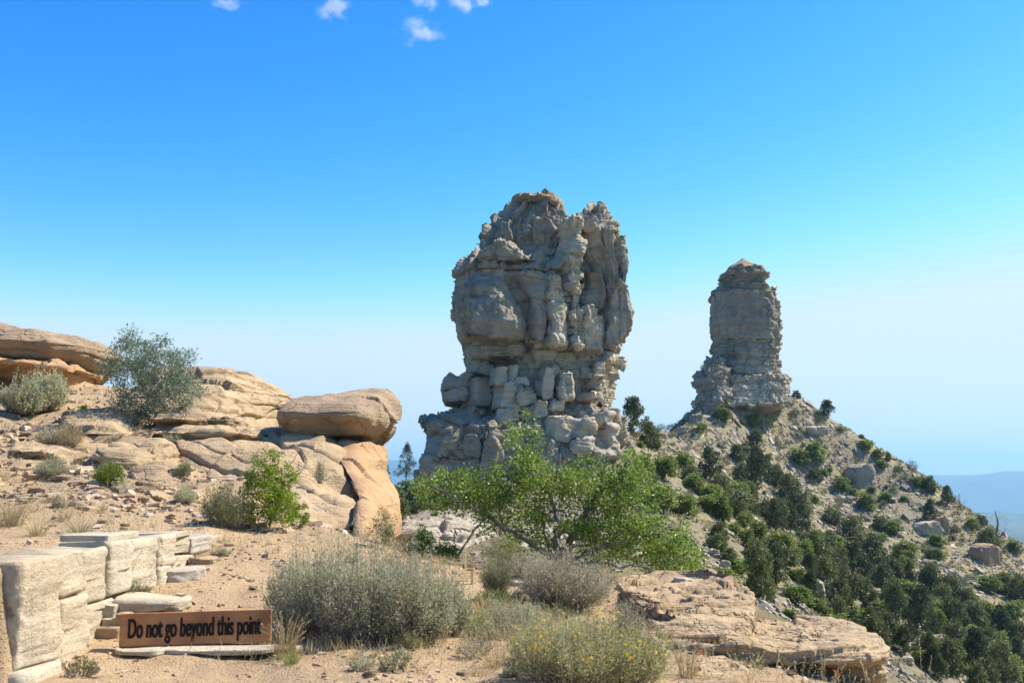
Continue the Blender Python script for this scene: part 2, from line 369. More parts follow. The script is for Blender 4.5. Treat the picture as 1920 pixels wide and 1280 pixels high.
# ------------------------------------------------------------------ far country
MAT['far'] = plain_mat('far_forest', (.05, .07, .04), (.12, .12, .08), .004, 1., bump=0)
MAT['plain'] = plain_mat('valley_scrub', (.10, .11, .06), (.22, .19, .12), .002, 1., bump=0)
th = np.linspace(0, 2 * math.pi, 97)[:-1]
V = [(0, 0, -330)] ; R_ = [150, 1500, 6000, 13500]
for r in R_: V += [(r * math.cos(a), r * math.sin(a), -330) for a in th]
n_ = len(th); tri = [(0, 1 + i, 1 + (i + 1) % n_) for i in range(n_)]; 
qd = [(1 + k * n_ + i, 1 + (k + 1) * n_ + i, 1 + (k + 1) * n_ + (i + 1) % n_, 1 + k * n_ + (i + 1) % n_) for k in range(3) for i in range(n_)]
tag(build('valley_floor', V, qd, MAT['plain'], extra=tri), kind='structure')
def ring_range(name, R0, R1, prof, seed, mat, nd=14, nt_=720, a0=-180, a1=180):
    """a mountain ridge round the valley; prof(azimuth deg) = crest height"""
    az = np.radians(np.linspace(a0, a1, nt_)); u = np.linspace(0, 1, nd)
    A, U = np.meshgrid(az, u); R = R0 + (R1 - R0) * U
    crest = prof(np.degrees(A)); X = R * np.sin(A); Y = R * np.cos(A)
    sh = np.clip(1 - np.abs(U - .6) / .6, 0, 1) ** .9
    Q = np.stack([X, Y, 0 * X], -1) / (R1 - R0) * 5 + seed
    nz = fbm(Q, 5); Z = -335 + (crest + 335) * sh * (1 + .22 * nz * (1 - sh) * 2)
    return tag(build(name, np.stack([X, Y, Z], -1), grid_faces(nd, nt_), mat), kind='structure')
def prof_mtn(az):
    q = np.stack([az * .55, 0 * az, 0 * az], -1)
    base = np.interp(az, [-180, -30, -8, -5, 10, 21.5, 22.6, 23.6, 24.3, 25.2, 26.2, 27.3, 35, 180], [180, 200, 250, 235, 120, 62, 65, 62, 60, 78, 108, 112, 150, 180])
    return base + 9 * fbm(q * 2, 4)
ring_range('mountains', 10000, 12800, prof_mtn, 4, MAT['far'])
ring_range('mesa', 4600, 7600, lambda az: np.interp(az, [-180, 10, 25, 28, 180], [-150, -150, -172, -172, -160]) + 1.2 * gnoise(np.stack([az * 2, 0 * az, 0 * az], -1)), 8, MAT['far'], nd=8)
ring_range('foothills', 2600, 4200, lambda az: np.interp(az, [-180, 20, 25.5, 26.2, 27.2, 30, 180], [-170, -190, -190, -165, -155, -140, -150]) + 6 * fbm(np.stack([az * 1.3, 0 * az, 0 * az], -1), 3), 12, MAT['far'])

# haze
hb = 13200
Vb = [(x, y, z) for z in (-336.5, 345) for (x, y) in ((-hb, -hb), (hb, -hb), (hb, hb), (-hb, hb))]
hb = 14000
Vb = [(x, y, z) for z in (-337, 345) for (x, y) in ((-hb, -hb), (hb, -hb), (hb, hb), (-hb, hb))]
Fb = [(0, 3, 2, 1), (4, 5, 6, 7), (0, 1, 5, 4), (1, 2, 6, 5), (2, 3, 7, 6), (3, 0, 4, 7)]
hm, hnt = newmat('haze_air'); q = N(hnt)
pv = q.n('ShaderNodeVolumePrincipled', i_Density=.00011, i_Color=(.36, .70, 1., 1)); pv.inputs['Anisotropy'].default_value = .25
q.n('ShaderNodeOutputMaterial').location = (0, 0)
hnt.links.new(pv.outputs[0], [n for n in hnt.nodes if n.type == 'OUTPUT_MATERIAL'][0].inputs['Volume'])
tag(build('haze', Vb, Fb, hm, smooth=False), kind='stuff')
# ------------------------------------------------------------------ rock builder
def groove(u, w):
    """1 inside a block, falling to 0 at its edges (u 0..1), w = rounded share"""
    e = np.minimum(u, 1 - u) / w; e = np.clip(e, 0, 1); return 1 - (1 - e) ** 3
def blocks(s, z, Q, seed, tl, jl, a_lay, a_blk, g_dep, warp=.25, dip=0., gw=.14, gwz=.2, joint_keep=1., bed=None):
    """bedded and jointed rock: outward offset in metres. tl / jl = bed thickness / joint spacing ranges"""
    bs = seed if bed is None else bed
    rs = np.random.RandomState(bs); z0, z1 = (z.min() - 2 * tl[1], z.max() + 2 * tl[1]) if bed is None else (-30, 60)
    b = [z0]
    while b[-1] < z1: b.append(b[-1] + tl[0] + (tl[1] - tl[0]) * rs.rand() ** 1.6)
    b = np.array(b)
    L = .5 * (tl[0] + tl[1])
    zz = z + dip * Q[..., 0] + warp * L * fbm(Q / (L * 5) + bs, 3)
    i = np.clip(np.searchsorted(b, zz) - 1, 0, len(b) - 2); th_ = b[i + 1] - b[i]; v = (zz - b[i]) / th_
    sp = jl[0] + (jl[1] - jl[0]) * h1(i, seed)
    ss = s + .16 * sp * gnoise(np.stack([s / sp * .9, z / L * .9, 0 * s + seed], -1)) * 2
    u = ss / sp + h1(i, seed + 5) * 7; k = np.floor(u); e0 = k + .32 * (h1(k, i, seed) - .5); e1 = k + 1 + .32 * (h1(k + 1, i, seed) - .5)
    k2 = np.where(u < e0, k - 1, np.where(u > e1, k + 1, k))
    e0 = k2 + .32 * (h1(k2, i, seed) - .5); e1 = k2 + 1 + .32 * (h1(k2 + 1, i, seed) - .5)
    uu = np.clip((u - e0) / (e1 - e0), 0, 1)
    off = a_lay * (h1(i, bs + 9) * 2 - 1) + a_blk * (h1(k2, i, seed + 3) * 2 - 1)
    tiltb = a_blk * .8 * (h1(k2, i, seed + 4) - .5) * (uu - .5) * 2 + a_blk * .7 * (h1(k2, i, seed + 6) - .4) * (v - .5)
    gz = groove(v, gwz); gu = groove(uu, gw)
    if joint_keep < 1: gu = np.where(h1(i, seed + 12) < joint_keep, gu, 1)
    return off + tiltb + g_dep * (np.minimum(gz, gu) - 1)
def facets(Q, size, seed, amp, slope=.5):
    """angular broken faces: each cell of a 3-D Voronoi pattern gets its own tilted plane"""
    q = Q / size + seed * 3.7; I = np.floor(q); best = np.full(Q.shape[:-1], 9.); D = np.zeros(Q.shape[:-1])
    for a in (-1, 0, 1):
        for b in (-1, 0, 1):
            for c in (-1, 0, 1):
                J = I + (a, b, c); x, y, z = J[..., 0], J[..., 1], J[..., 2]
                o = np.stack([h1(x, y, z), h1(y, z, x + 31), h1(z, x, y + 57)], -1); r = q - (J + .15 + .7 * o); d = (r * r).sum(-1)
                g = np.stack([h1(x, y + 7, z), h1(y + 3, z, x), h1(z, x + 9, y)], -1) - .5
                v = (h1(x + 5, y, z) - .5) + slope * 2 * (r * g).sum(-1)
                k = d < best; best = np.where(k, d, best); D = np.where(k, v, D)
    return amp * D
def loft(rows, nt, nr, nexp=3.2, dispf=None, cap=(.25, .25), xdepth=.45, front=.72, yaw=0., capn=4):
    """solid of stacked super-ellipse rings. rows: (py, px_left, px_right, depth_front, depth_back), top to bottom, photo pixels and metres.
    returns V, F, extra"""
    R = np.array(rows, float)
    z = np.array([P(960, r[0], r[3])[2] for r in R]); dm = R[:, 3] + xdepth * (R[:, 4] - R[:, 3])
    xl = np.array([P(r[1], r[0], d)[0] for r, d in zip(R, dm)]); xr = np.array([P(r[2], r[0], d)[0] for r, d in zip(R, dm)])
    A = np.stack([z, xl, xr, R[:, 3], R[:, 4]], -1)
    seg = np.sqrt((np.diff(A[:, [0, 3]], axis=0) ** 2).sum(1) + .25 * (np.diff(A[:, 1:3], axis=0) ** 2).sum(1)) + 1e-6
    t = np.r_[0, np.cumsum(seg)]; tt = np.linspace(0, t[-1], nr)
    B = np.stack([np.interp(tt, t, A[:, k]) for k in range(5)], -1)
    # caps: shrink to a small ring
    def shrink(r, f, dz):
        xc, yc = (r[1] + r[2]) / 2, (r[3] + r[4]) / 2
        return [r[0] + dz, xc + (r[1] - xc) * f, xc + (r[2] - xc) * f, yc + (r[3] - yc) * f, yc + (r[4] - yc) * f]
    fs = [.04, .3, .6, .85][-capn:]; w = (B[0, 2] - B[0, 1]); wb = (B[-1, 2] - B[-1, 1])
    top = [shrink(B[0], f, cap[0] * w * .2 * (1 - f * f)) for f in fs]; bot = [shrink(B[-1], f, -cap[1] * wb * .2 * (1 - f * f)) for f in reversed(fs)]
    B = np.array(top + list(B) + bot)
    nf = int(nt * front); th = np.r_[np.linspace(-math.pi * 1.04, math.pi * .04, nf, endpoint=False), np.linspace(math.pi * .04, math.pi * .96, nt - nf, endpoint=False)]
    c, s = np.cos(th), np.sin(th); ex = 2 / nexp
    cx = np.sign(c) * np.abs(c) ** ex; sy = np.sign(s) * np.abs(s) ** ex
    X = (B[:, 1] + B[:, 2])[:, None] / 2 + (B[:, 2] - B[:, 1])[:, None] / 2 * cx; Y = (B[:, 3] + B[:, 4])[:, None] / 2 + (B[:, 4] - B[:, 3])[:, None] / 2 * sy
    # even out the spacing of super-ellipse samples is not needed: columns bunch at corners a little
    V = np.stack([X, Y, np.repeat(B[:, :1], nt, 1)], -1)
    if dispf is not None:
        du = np.roll(V, -1, 1) - np.roll(V, 1, 1); dv = np.gradient(V, axis=0); n = np.cross(du, dv); n /= np.linalg.norm(n, axis=-1, keepdims=True) + 1e-9
        cen = V.mean((0, 1)); 
        if ((V - cen) * n).sum() < 0: n = -n
        arc = np.sqrt((np.diff(V[:, :, :2], axis=1, append=V[:, :1, :2]) ** 2).sum(-1)); mid = arc[len(top):len(B) - len(bot)].mean(0); sc_ = np.r_[0, np.cumsum(mid)[:-1]]
        sA = np.repeat(sc_[None], len(B), 0)
        fade = np.ones(len(B)); fade[0] = fade[-1] = 0; 
        if len(top) > 1: fade[1] = fade[-2] = .5
        D = dispf(sA, V[..., 2], V); D = (D - np.percentile(D, 62)) * fade[:, None]
        V = V + n * D[..., None]
    if yaw:
        c_ = V.mean((0, 1)); q = V - c_; cy, sy_ = math.cos(yaw), math.sin(yaw)
        V = c_ + np.stack([q[..., 0] * cy - q[..., 1] * sy_, q[..., 0] * sy_ + q[..., 1] * cy, q[..., 2]], -1)
    nr2 = len(B); i = np.arange(nr2 * nt).reshape(nr2, nt); j = np.roll(i, -1, 1)
    F = np.stack([i[:-1], i[1:], j[1:], j[:-1]], -1).reshape(-1, 4)
    return V.reshape(-1, 3), F, [list(i[0]), list(i[-1][::-1])]
def rock(name, rows, nt, nr, mat, disp, parent=None, nexp=3.2, origin=None, **kw):
    V, F, ex = loft(rows, nt, nr, nexp, disp, **kw)
    if parent is None and origin is None: origin = (V[:, 0].mean(), V[:, 1].mean(), V[:, 2].min())
    if parent is not None: origin = tuple(parent.location)
    return build(name, V, F, MAT[mat], parent, origin, True, extra=ex)
def soft(a, f, seed, ridge=0.):
    def fn(s, z, Q):
        d = a * fbm(Q * f + seed, 4)
        if ridge: d = d + ridge * ridged(Q * f * 1.7 + seed, 3) * .5
        return d
    return fn

# ------------------------------------------------------------------ big double-headed rock tower
def tower_disp(seed, tl=(.5, 2.6), jl=(2., 7.), al=.35, ab=.35, g=.45, flute=.5, fine=.12, chip=.35, keep=1., flx=.28, mass=None, fac=.55, bed=None):
    def fn(s, z, Q):
        d1 = blocks(s, z, Q, seed, tl, jl, al, ab, g, joint_keep=keep, gw=.04, gwz=.07, bed=bed)
        d2 = blocks(s * 1.0, z, Q, seed + 40, (tl[0] * .5, tl[1] * .42), (jl[0] * .45, jl[1] * .4), al * .35, ab * .35, g * .4, gw=.09, gwz=.12)
        m = sstep(-.25, .35, gnoise(Q * .13 + seed * 1.7))
        if mass is not None:
            mm = mass(Q); d1 = d1 * (1 - .75 * mm); m = m * (1 - mm)
        fl = 0
        for kk, (fx, am) in enumerate(((flx, 1.), (flx * 2.7, .4))):
            u = s * fx + .9 * fbm(np.stack([s * fx * .5, 0 * s + seed + kk, z * .11 * (1 + kk)], -1), 3) + seed * .37
            ci = np.floor(u); f_ = u - ci; am_ = h1(ci, seed + kk) * .8 + .35
            fl = fl + flute * am * am_ * (f_ ** 1.3 * sstep(1., .90, f_) - .4) * sstep(-.45, .1, gnoise(np.stack([s * fx * .7, z * .12, 0 * s + kk + seed], -1)))
        ch = -chip * np.clip(gnoise(Q * .5 + seed) * 2 - .35, 0, 1)       # scalloped hollows
        Qs = Q * (1, 1, .6)
        fc = facets(Qs, 3.2, seed, fac * 1.1) + facets(Qs, 1.35, seed + 8, fac * .45)
        return d1 + d2 * m + fl + ch + fc + fine * fbm(Q * 1.1 + seed, 4) * 1.2
    return fn
T1 = empty('rock_tower', P(985, 905, 122), 'huge grey layered sandstone tower with two joined heads, overhanging a narrow neck', 'rock tower')
DD = 118.
def tr(rows, df, db, ins=0):
    rows = [(y, a + min(ins, (b - a) * .2), b - min(ins, (b - a) * .2)) for (y, a, b) in rows]
    return [(y, a, b, df(y) if callable(df) else df, db) for (y, a, b) in rows]
# main head
hd = [(364, 990, 1022), (368, 972, 1040), (376, 958, 1052), (388, 940, 1064), (402, 918, 1072), (414, 912, 1078), (432, 906, 1080), (450, 900, 1082), (464, 885, 1082), (474, 870, 1084), (484, 861, 1084), (500, 855, 1085), (530, 852, 1087), (560, 850, 1088), (585, 851, 1090), (603, 856, 1092), (612, 859, 1093), (625, 862, 1093), (640, 872, 1093)]
hdf = lambda y: np.interp(y, [364, 400, 460, 480, 500, 640], [121, 118.5, 117.3, 114.8, 113.6, 114.4])
rock('main_head', tr(hd, hdf, 134, 5), 460, 360, 'grey_rock', tower_disp(3, (.5, 2.6), (3.5, 9.), .34, .42, .85, 1.2, .16, .5, keep=.45, fac=.6, bed=500, mass=lambda Q: sstep(P(1010, 560, 115)[0], P(985, 560, 115)[0], Q[..., 0]) * sstep(P(960, 505, 115)[2], P(960, 520, 115)[2], Q[..., 2])), T1, 3.5)
# right head
rh = [(391, 1108, 1122), (396, 1096, 1134), (404, 1084, 1142), (412, 1076, 1150), (422, 1070, 1160), (434, 1067, 1168), (470, 1066, 1172), (500, 1066, 1173), (525, 1066, 1169), (545, 1066, 1170), (560, 1066, 1176), (578, 1067, 1180), (592, 1068, 1172), (615, 1068, 1166), (640, 1069, 1160), (655, 1070, 1160)]
rhf = lambda y: np.interp(y, [391, 430, 655], [122, 117.5, 117.2])
rock('right_head', tr(rh, rhf, 129, 12), 300, 280, 'grey_rock', tower_disp(11, (2.5, 7.), (2.2, 4.2), .08, .14, .35, 2.1, .08, .3, keep=.35, flx=.3, fac=.3, bed=502), T1, 3.3)
# buttresses and ribs standing proud of the heads
def rib(rows, df, db, seed, mat='grey_rock', nt=130, nr=130, nexp=2.7, ya=24, **k):
    a = dict(bed=502, tl=(2.5, 7.), jl=(2.5, 6.), al=.07, ab=.12, g=.25, flute=.5, fine=.12, chip=.4, keep=.3, fac=.55); a.update(k)
    return rock('buttress', tr(rows, df, db), nt, nr, mat, tower_disp(seed, **a), T1, max(nexp, 3.6), yaw=math.radians(ya))
rib([(506, 902, 925), (512, 880, 938), (522, 864, 948), (540, 856, 957), (560, 853, 966), (580, 853, 976), (600, 858, 984), (618, 864, 984), (628, 870, 980)], lambda y: np.interp(y, [506, 530, 600, 628], [114.5, 112, 110.9, 111.4]), 121, 21, nt=220, nr=150, nexp=3.4, ya=0, g=.12, al=.08, ab=.1, flute=.15, chip=.5)
rib([(503, 972, 990), (509, 950, 1012), (514, 948, 1020), (522, 954, 1022), (540, 966, 1012), (560, 972, 1010), (600, 978, 1010), (635, 980, 1012)], 112.8, 120, 22)
rib([(512, 1014, 1040), (520, 1008, 1050), (560, 1006, 1052), (600, 1010, 1050), (645, 1014, 1052)], 113.3, 120, 23, 'pale_rock')
rib([(405, 1052, 1070), (415, 1046, 1076), (450, 1048, 1078), (470, 1040, 1074), (478, 1038, 1072), (520, 1044, 1076), (560, 1048, 1080), (600, 1050, 1086), (650, 1052, 1090)], 114.3, 122, 24, 'pale_rock', nr=200, tl=(.7, 2.4), jl=(1., 2.5), al=.25, ab=.35, g=.4)
rib([(404, 1000, 1015), (412, 992, 1030), (430, 990, 1042), (450, 994, 1046), (468, 1000, 1040), (476, 1008, 1030)], 116.4, 122, 25)
rib([(455, 925, 950), (462, 905, 975), (470, 893, 995), (478, 890, 1002), (486, 900, 1008)], 112.8, 121, 26, tl=(.25, .8), g=.4, al=.35, nr=60, ya=5)
rib([(424, 1122, 1134), (432, 1116, 1140), (470, 1118, 1142), (500, 1124, 1150), (560, 1128, 1150), (650, 1124, 1146)], 116.3, 122, 29)
rib([(438, 1144, 1158), (446, 1140, 1164), (480, 1142, 1166), (505, 1144, 1164), (540, 1140, 1162), (580, 1138, 1166), (640, 1136, 1152)], 116.6, 123, 30)
rib([(568, 1082, 1100), (575, 1074, 1110), (600, 1072, 1116), (640, 1072, 1120), (655, 1074, 1118)], 115., 122, 31, 'pale_rock')
# rubble-strewn thin beds on both crowns
rock('crown_ledge', tr([(365, 972, 1035), (372, 968, 1050), (378, 975, 1060)], 119.5, 127), 90, 40, 'brown_rock', tower_disp(33, (.18, .5), (.8, 2.5), .4, .35, .3, 0, .1, 0), T1, 2.6)
rock('crown_ledge', tr([(388, 1112, 1122), (396, 1100, 1134), (404, 1088, 1142), (416, 1076, 1154), (428, 1070, 1164)], lambda y: np.interp(y, [388, 428], [121, 117.2]), 128), 130, 80, 'grey_rock', tower_disp(34, (.16, .45), (.6, 2.), .35, .4, .35, 0, .1, 0), T1, 2.5)
# neck and stepped courses
rock('neck_block', tr([(630, 882, 984), (640, 880, 986), (655, 881, 985), (668, 884, 980)], 114.2, 126), 170, 70, 'grey_rock', tower_disp(41, (1.2, 2.6), (5, 8), .08, .1, .2, .1, .1, .25), T1, 4.5)
rock('neck', tr([(622, 900, 1158), (640, 895, 1160), (652, 885, 1160), (668, 884, 1158), (672, 890, 1154), (700, 893, 1152), (706, 880, 1150), (720, 870, 1148), (735, 862, 1146), (765, 850, 1145)], lambda y: np.interp(y, [622, 670, 765], [117.2, 116.6, 115.2]), 132), 380, 190, 'pale_rock', tower_disp(42, (.5, 2.6), (.9, 3.), .6, .6, 1., .3, .12, .3, bed=500), T1, 3.)
rock('lower_course', tr([(690, 882, 905), (700, 864, 960), (715, 858, 1000), (730, 850, 1040), (745, 836, 1100), (750, 844, 1145), (762, 850, 1148), (790, 846, 1158), (830, 838, 1166), (870, 830, 1172), (925, 815, 1180)], lambda y: np.interp(y, [690, 745, 800, 925], [117, 114.8, 112, 107.5]), 134), 420, 260, 'grey_rock', tower_disp(43, (.5, 2.6), (1., 3.8), .75, .75, 1.1, .3, .12, .3, bed=500), T1, 3.)
rock('left_foot', tr([(778, 812, 850), (784, 800, 905), (790, 788, 930), (797, 796, 936), (806, 806, 938), (830, 806, 940), (850, 800, 938), (858, 788, 936), (880, 787, 934), (915, 786, 930)], lambda y: np.interp(y, [778, 795, 915], [112.5, 109.6, 109.2]), 121), 300, 190, 'grey_rock', tower_disp(44, (.5, 2.6), (2., 3.6), .3, .4, .9, .4, .12, .3), T1, 3.4)
# individual blocks seen on the steps and the foot: (left, right, top, bottom, depth of face)
blk = [(921, 946, 686, 722, 112.6), (928, 964, 718, 766, 112.0), (944, 962, 684, 716, 113), (962, 1002, 722, 760, 112.2), (966, 990, 704, 724, 112.8), (994, 1024, 716, 750, 112.6), (1013, 1042, 686, 750, 112.7), (1042, 1068, 697, 749, 112.9),
       (926, 954, 764, 790, 111.6), (955, 973, 766, 788, 111.7), (867, 896, 764, 792, 111.9), (896, 913, 766, 790, 112.1), (1001, 1028, 750, 782, 111.9), (1028, 1058, 749, 770, 112.4), (975, 1002, 760, 784, 112.), (846, 868, 766, 784, 112.4),
       (1028, 1064, 779, 828, 109.8), (1062, 1112, 783, 826, 109.6), (1060, 1100, 822, 850, 109.3), (1016, 1030, 800, 830, 110.6), (1000, 1016, 790, 812, 111), (980, 1000, 792, 808, 111.2), (936, 972, 804, 852, 110), (972, 1000, 812, 850, 110.2), (1000, 1032, 828, 860, 109.6),
       (806, 864, 803, 858, 108.7), (866, 902, 814, 858, 108.8), (897, 932, 818, 916, 108.2), (788, 858, 856, 905, 108.4), (866, 898, 857, 895, 108.5), (929, 942, 830, 880, 108.9),
       (806, 862, 788, 806, 109.2), (868, 905, 796, 816, 109.3), (905, 934, 800, 820, 109.1), (940, 962, 786, 804, 111), (962, 984, 792, 806, 110.9), (1112, 1142, 772, 802, 112), (1124, 1152, 800, 830, 111.5), (1140, 1158, 765, 798, 113),
       (884, 922, 672, 700, 114.6), (853, 880, 702, 726, 114.4), (880, 916, 706, 760, 113.6), (846, 872, 726, 752, 113.8), (1058, 1082, 640, 654, 115.4), (985, 1000, 632, 648, 114.2), (1000, 1020, 636, 652, 114.3), (1020, 1040, 634, 655, 114.4), (1000, 1045, 662, 678, 114.2), (1072, 1108, 678, 702, 115), (1108, 1128, 678, 704, 115.2), (1080, 1100, 706, 728, 114.4), (1100, 1124, 708, 730, 114.6), (1124, 1146, 708, 732, 115.), (1064, 1090, 730, 748, 113.6), (1092, 1120, 734, 750, 113.8)]
for k, (a, b, t_, bo, d) in enumerate(blk):
    if k in (5, 11, 15, 46, 47, 48, 20, 21, 35, 34, 44, 46, 50, 52, 53): continue
    d += .35
    w = M(b - a, d); hgt = bo - t_; r = random.Random(k); c1 = r.uniform(.06, .16) * (b - a); sk = r.uniform(-.16, .16) * (b - a); tp = r.uniform(.0, .2) * (b - a); rows = [(t_, a + c1 + tp + sk, b - c1 - tp * .5 + sk), (t_ + .08 * hgt, a + c1 * .5 + tp * .8 + sk, b - tp * .3 + sk), (t_ + .4 * hgt, a + tp * .4 + sk * .4, b), (t_ + .8 * hgt, a - 1, b + 1 - sk * .3), (bo, a + c1 * .5, b - c1 * .5)]
    rock('block', tr(rows, d, d + max(3.2, w * .9)), 34, 26, 'pale_rock' if 920 < a < 1160 and t_ > 630 else 'grey_rock', tower_disp(60 + k, (1.4, 3.), (2.5, 5.), .04, .06, .10, .10, .06, .22, keep=.2, fac=.8), T1, r.uniform(5., 9.), yaw=math.radians(r.uniform(0, 50)))

# ------------------------------------------------------------------ far chimney
T2 = empty('rock_chimney', P(1395, 770, 214), 'slim far chimney of grey sandstone with a peaked cap on top of the scree hill', 'rock tower')
def m2(Q):
    z = Q[..., 2]; return sstep(P(0, 632, 212)[2], P(0, 622, 212)[2], z) * sstep(P(0, 548, 212)[2], P(0, 556, 212)[2], z)
rock('cap', tr([(484, 1386, 1394), (489, 1374, 1408), (494, 1362, 1424), (499, 1358, 1430)], lambda y: np.interp(y, [484, 499], [215, 211.5]), 219, 6), 80, 26, 'brown_rock', soft(.15, .4, 2), T2, 2.6)
rock('chimney_top', tr([(496, 1358, 1430), (502, 1352, 1432), (508, 1350, 1437), (514, 1353, 1436), (522, 1352, 1440), (530, 1342, 1441), (536, 1334, 1443), (542, 1328, 1448), (550, 1332, 1452)], 209, 222, 6), 220, 90, 'grey_rock', tower_disp(72, (.35, 1.1), (1.5, 6.), .6, .5, .8, .1, .15, .2), T2, 3.2)
rock('chimney_shaft', tr([(543, 1330, 1452), (556, 1331, 1456), (575, 1329, 1458), (595, 1328, 1459), (612, 1330, 1461), (628, 1336, 1460), (636, 1338, 1458)], 207.8, 222, 6), 240, 130, 'grey_rock', tower_disp(73, (4., 8.), (6, 12.), .06, .1, .2, .5, .12, .6, keep=.2, flx=.12, fac=.35), T2, 3.3)
rock('shaft_shell', tr([(534, 1436, 1450), (545, 1434, 1455), (580, 1438, 1460), (625, 1442, 1461), (636, 1440, 1456)], 210., 219, 6), 70, 90, 'pale_rock', tower_disp(74, (.8, 2.), (1.5, 3.), .35, .35, .4, .5, .2, .3), T2, 2.6)
rock('chimney_course', tr([(633, 1338, 1460), (640, 1334, 1463), (652, 1336, 1463), (658, 1333, 1462), (676, 1335, 1466), (684, 1333, 1466), (700, 1332, 1470), (708, 1330, 1470)], lambda y: np.interp(y, [633, 708], [208.4, 207]), 223, 6), 300, 120, 'grey_rock', tower_disp(75, (.8, 2.3), (1.6, 5.), .35, .45, .9, .2, .15, .3), T2, 3.3)
rock('chimney_plinth', tr([(703, 1325, 1474), (708, 1318, 1480), (722, 1312, 1480), (730, 1308, 1479), (745, 1303, 1478), (760, 1300, 1470)], lambda y: np.interp(y, [703, 760], [206, 203.5]), 224, 6), 340, 90, 'pale_rock', tower_disp(76, (.7, 1.6), (.9, 2.4), .45, .45, .85, .15, .12, .2), T2, 3.1)
rock('side_stack', tr([(666, 1328, 1346), (672, 1322, 1356), (682, 1314, 1364), (694, 1308, 1368), (700, 1300, 1368), (712, 1297, 1370), (724, 1300, 1372), (740, 1300, 1376), (752, 1303, 1366), (768, 1304, 1335)], lambda y: np.interp(y, [666, 768], [204.5, 200.5]), 213, 6), 200, 140, 'grey_rock', tower_disp(77, (.9, 1.9), (1.8, 4.), .45, .5, .9, .2, .15, .3), T2, 2.9)

# ------------------------------------------------------------------ near sandstone outcrops
def slab_disp(seed, tl=(.05, .3), jl=(.5, 1.8), al=.035, ab=.03, g=.04, fine=.03, f=1.2, chip=.06, keep=.5, dip=0.):
    def fn(s, z, Q):
        d1 = blocks(s, z, Q, seed, tl, jl, al, ab, g, joint_keep=keep, gw=.05, gwz=.2, dip=dip)
        m = sstep(-.3, .2, gnoise(Q * .9 + seed))
        ch = -chip * np.clip(gnoise(Q * 1.8 * f + seed) * 2 - .5, 0, 1)
        fc = facets(Q * (1, 1, 1.8) / 1., .9 / f, seed, chip * 1.3, .8) * sstep(-.2, .3, gnoise(Q * .6 + seed + 4))
        m = .35 + .65 * m
        return d1 * m + ch + fc + fine * fbm(Q * f + seed, 5) * 2
    return fn
def outcrop(rows, nt, nr, mat, disp, label, cat='rock', nexp=3.4, name='sandstone_outcrop', group=None, **k):
    k.setdefault('xdepth', .7 if rows[0][2] < 900 else .12)
    o = rock(name, rows, nt, nr, mat, disp, nexp=nexp, **k); return tag(o, label, cat, group)
outcrop([(596, -160, 10, 26.5, 29), (600, -180, 60, 25.6, 29), (612, -200, 140, 25, 29), (622, -220, 200, 24.6, 29), (628, -230, 226, 24.2, 29), (636, -230, 231, 24.0, 29), (650, -230, 231, 24.1, 29), (664, -225, 226, 24.3, 29), (678, -220, 210, 24.6, 29), (700, -200, 190, 24.9, 29)], 420, 130, 'brown_rock',
        slab_disp(5, (.06, .45), (2.5, 7.), .09, .06, .1, .06, .6, .12, keep=.35), 'long flat brown ledge with a thin-bedded top, highest rock on the left skyline')
outcrop([(667, -100, 140, 24.5, 27), (671, -120, 175, 23.7, 27.5), (676, -140, 188, 23.2, 28), (684, -140, 186, 23.5, 28), (700, -135, 180, 24.1, 28), (720, -130, 178, 24.4, 28), (748, -130, 175, 24.2, 28)], 300, 110, 'orange_rock',
        slab_disp(6, (.2, .7), (1.4, 3.), .06, .10, .12, .06, .9, .16, keep=.5), 'orange undercut rock below the long brown ledge, behind the round sagebush', nexp=3.)
outcrop([(688, 370, 450, 25, 28.5), (691, 352, 500, 24.2, 29), (700, 340, 530, 23.4, 29.5), (712, 330, 550, 22.8, 29.5), (726, 325, 552, 22.4, 29.5), (742, 320, 545, 21.9, 29), (760, 310, 530, 21.2, 28), (780, 290, 520, 20.6, 27), (800, 280, 520, 20.3, 26)], 340, 170, 'tan_rock',
        slab_disp(7, (.12, .6), (1.5, 5.), .08, .05, .09, .04, .7, .12, keep=.4), 'smooth tan dome of sandstone between the tall silver-leaved shrub and the perched boulder', nexp=2.9)
outcrop([(738, 596, 715, 21.3, 23.2), (740, 576, 731, 20.8, 22.8), (746, 571, 737, 20.0, 23.0), (757, 558, 739, 19.4, 23.0), (770, 554, 739, 19.1, 23.0), (782, 556, 739, 19.1, 23.0), (797, 562, 736, 19.3, 22.8), (814, 570, 727, 19.5, 22.6), (829, 592, 715, 19.8, 22.4), (838, 626, 703, 20.1, 22), (843, 646, 693, 20.3, 21.8)], 300, 170, 'brown_rock',
        slab_disp(18, (.5, 1.1), (2.5, 5.), .02, .02, .03, .045, .6, .12, keep=.15), 'big rounded block of sandstone perched and overhanging at the right end of the outcrop', 'boulder', nexp=3.9, name='perched_boulder')
bl = outcrop([(803, 400, 560, 20.3, 24), (808, 350, 640, 19.6, 24), (816, 338, 690, 19.0, 23.8), (828, 340, 714, 18.5, 23.6), (845, 350, 722, 18.0, 23.2), (870, 380, 722, 17.4, 22.6), (900, 420, 722, 16.8, 22), (930, 460, 722, 16.1, 21.4), (960, 490, 716, 15.4, 20.6), (990, 520, 706, 14.7, 20), (1015, 540, 700, 14.2, 19.5), (1040, 550, 700, 14, 19)], 460, 330, 'tan_rock',
        slab_disp(9, (.25, 1.1), (1.4, 4.5), .07, .05, .09, .05, .6, .15, keep=.4, dip=.35), 'broad pale tan bedrock face sloping down under the perched boulder', nexp=2.8)
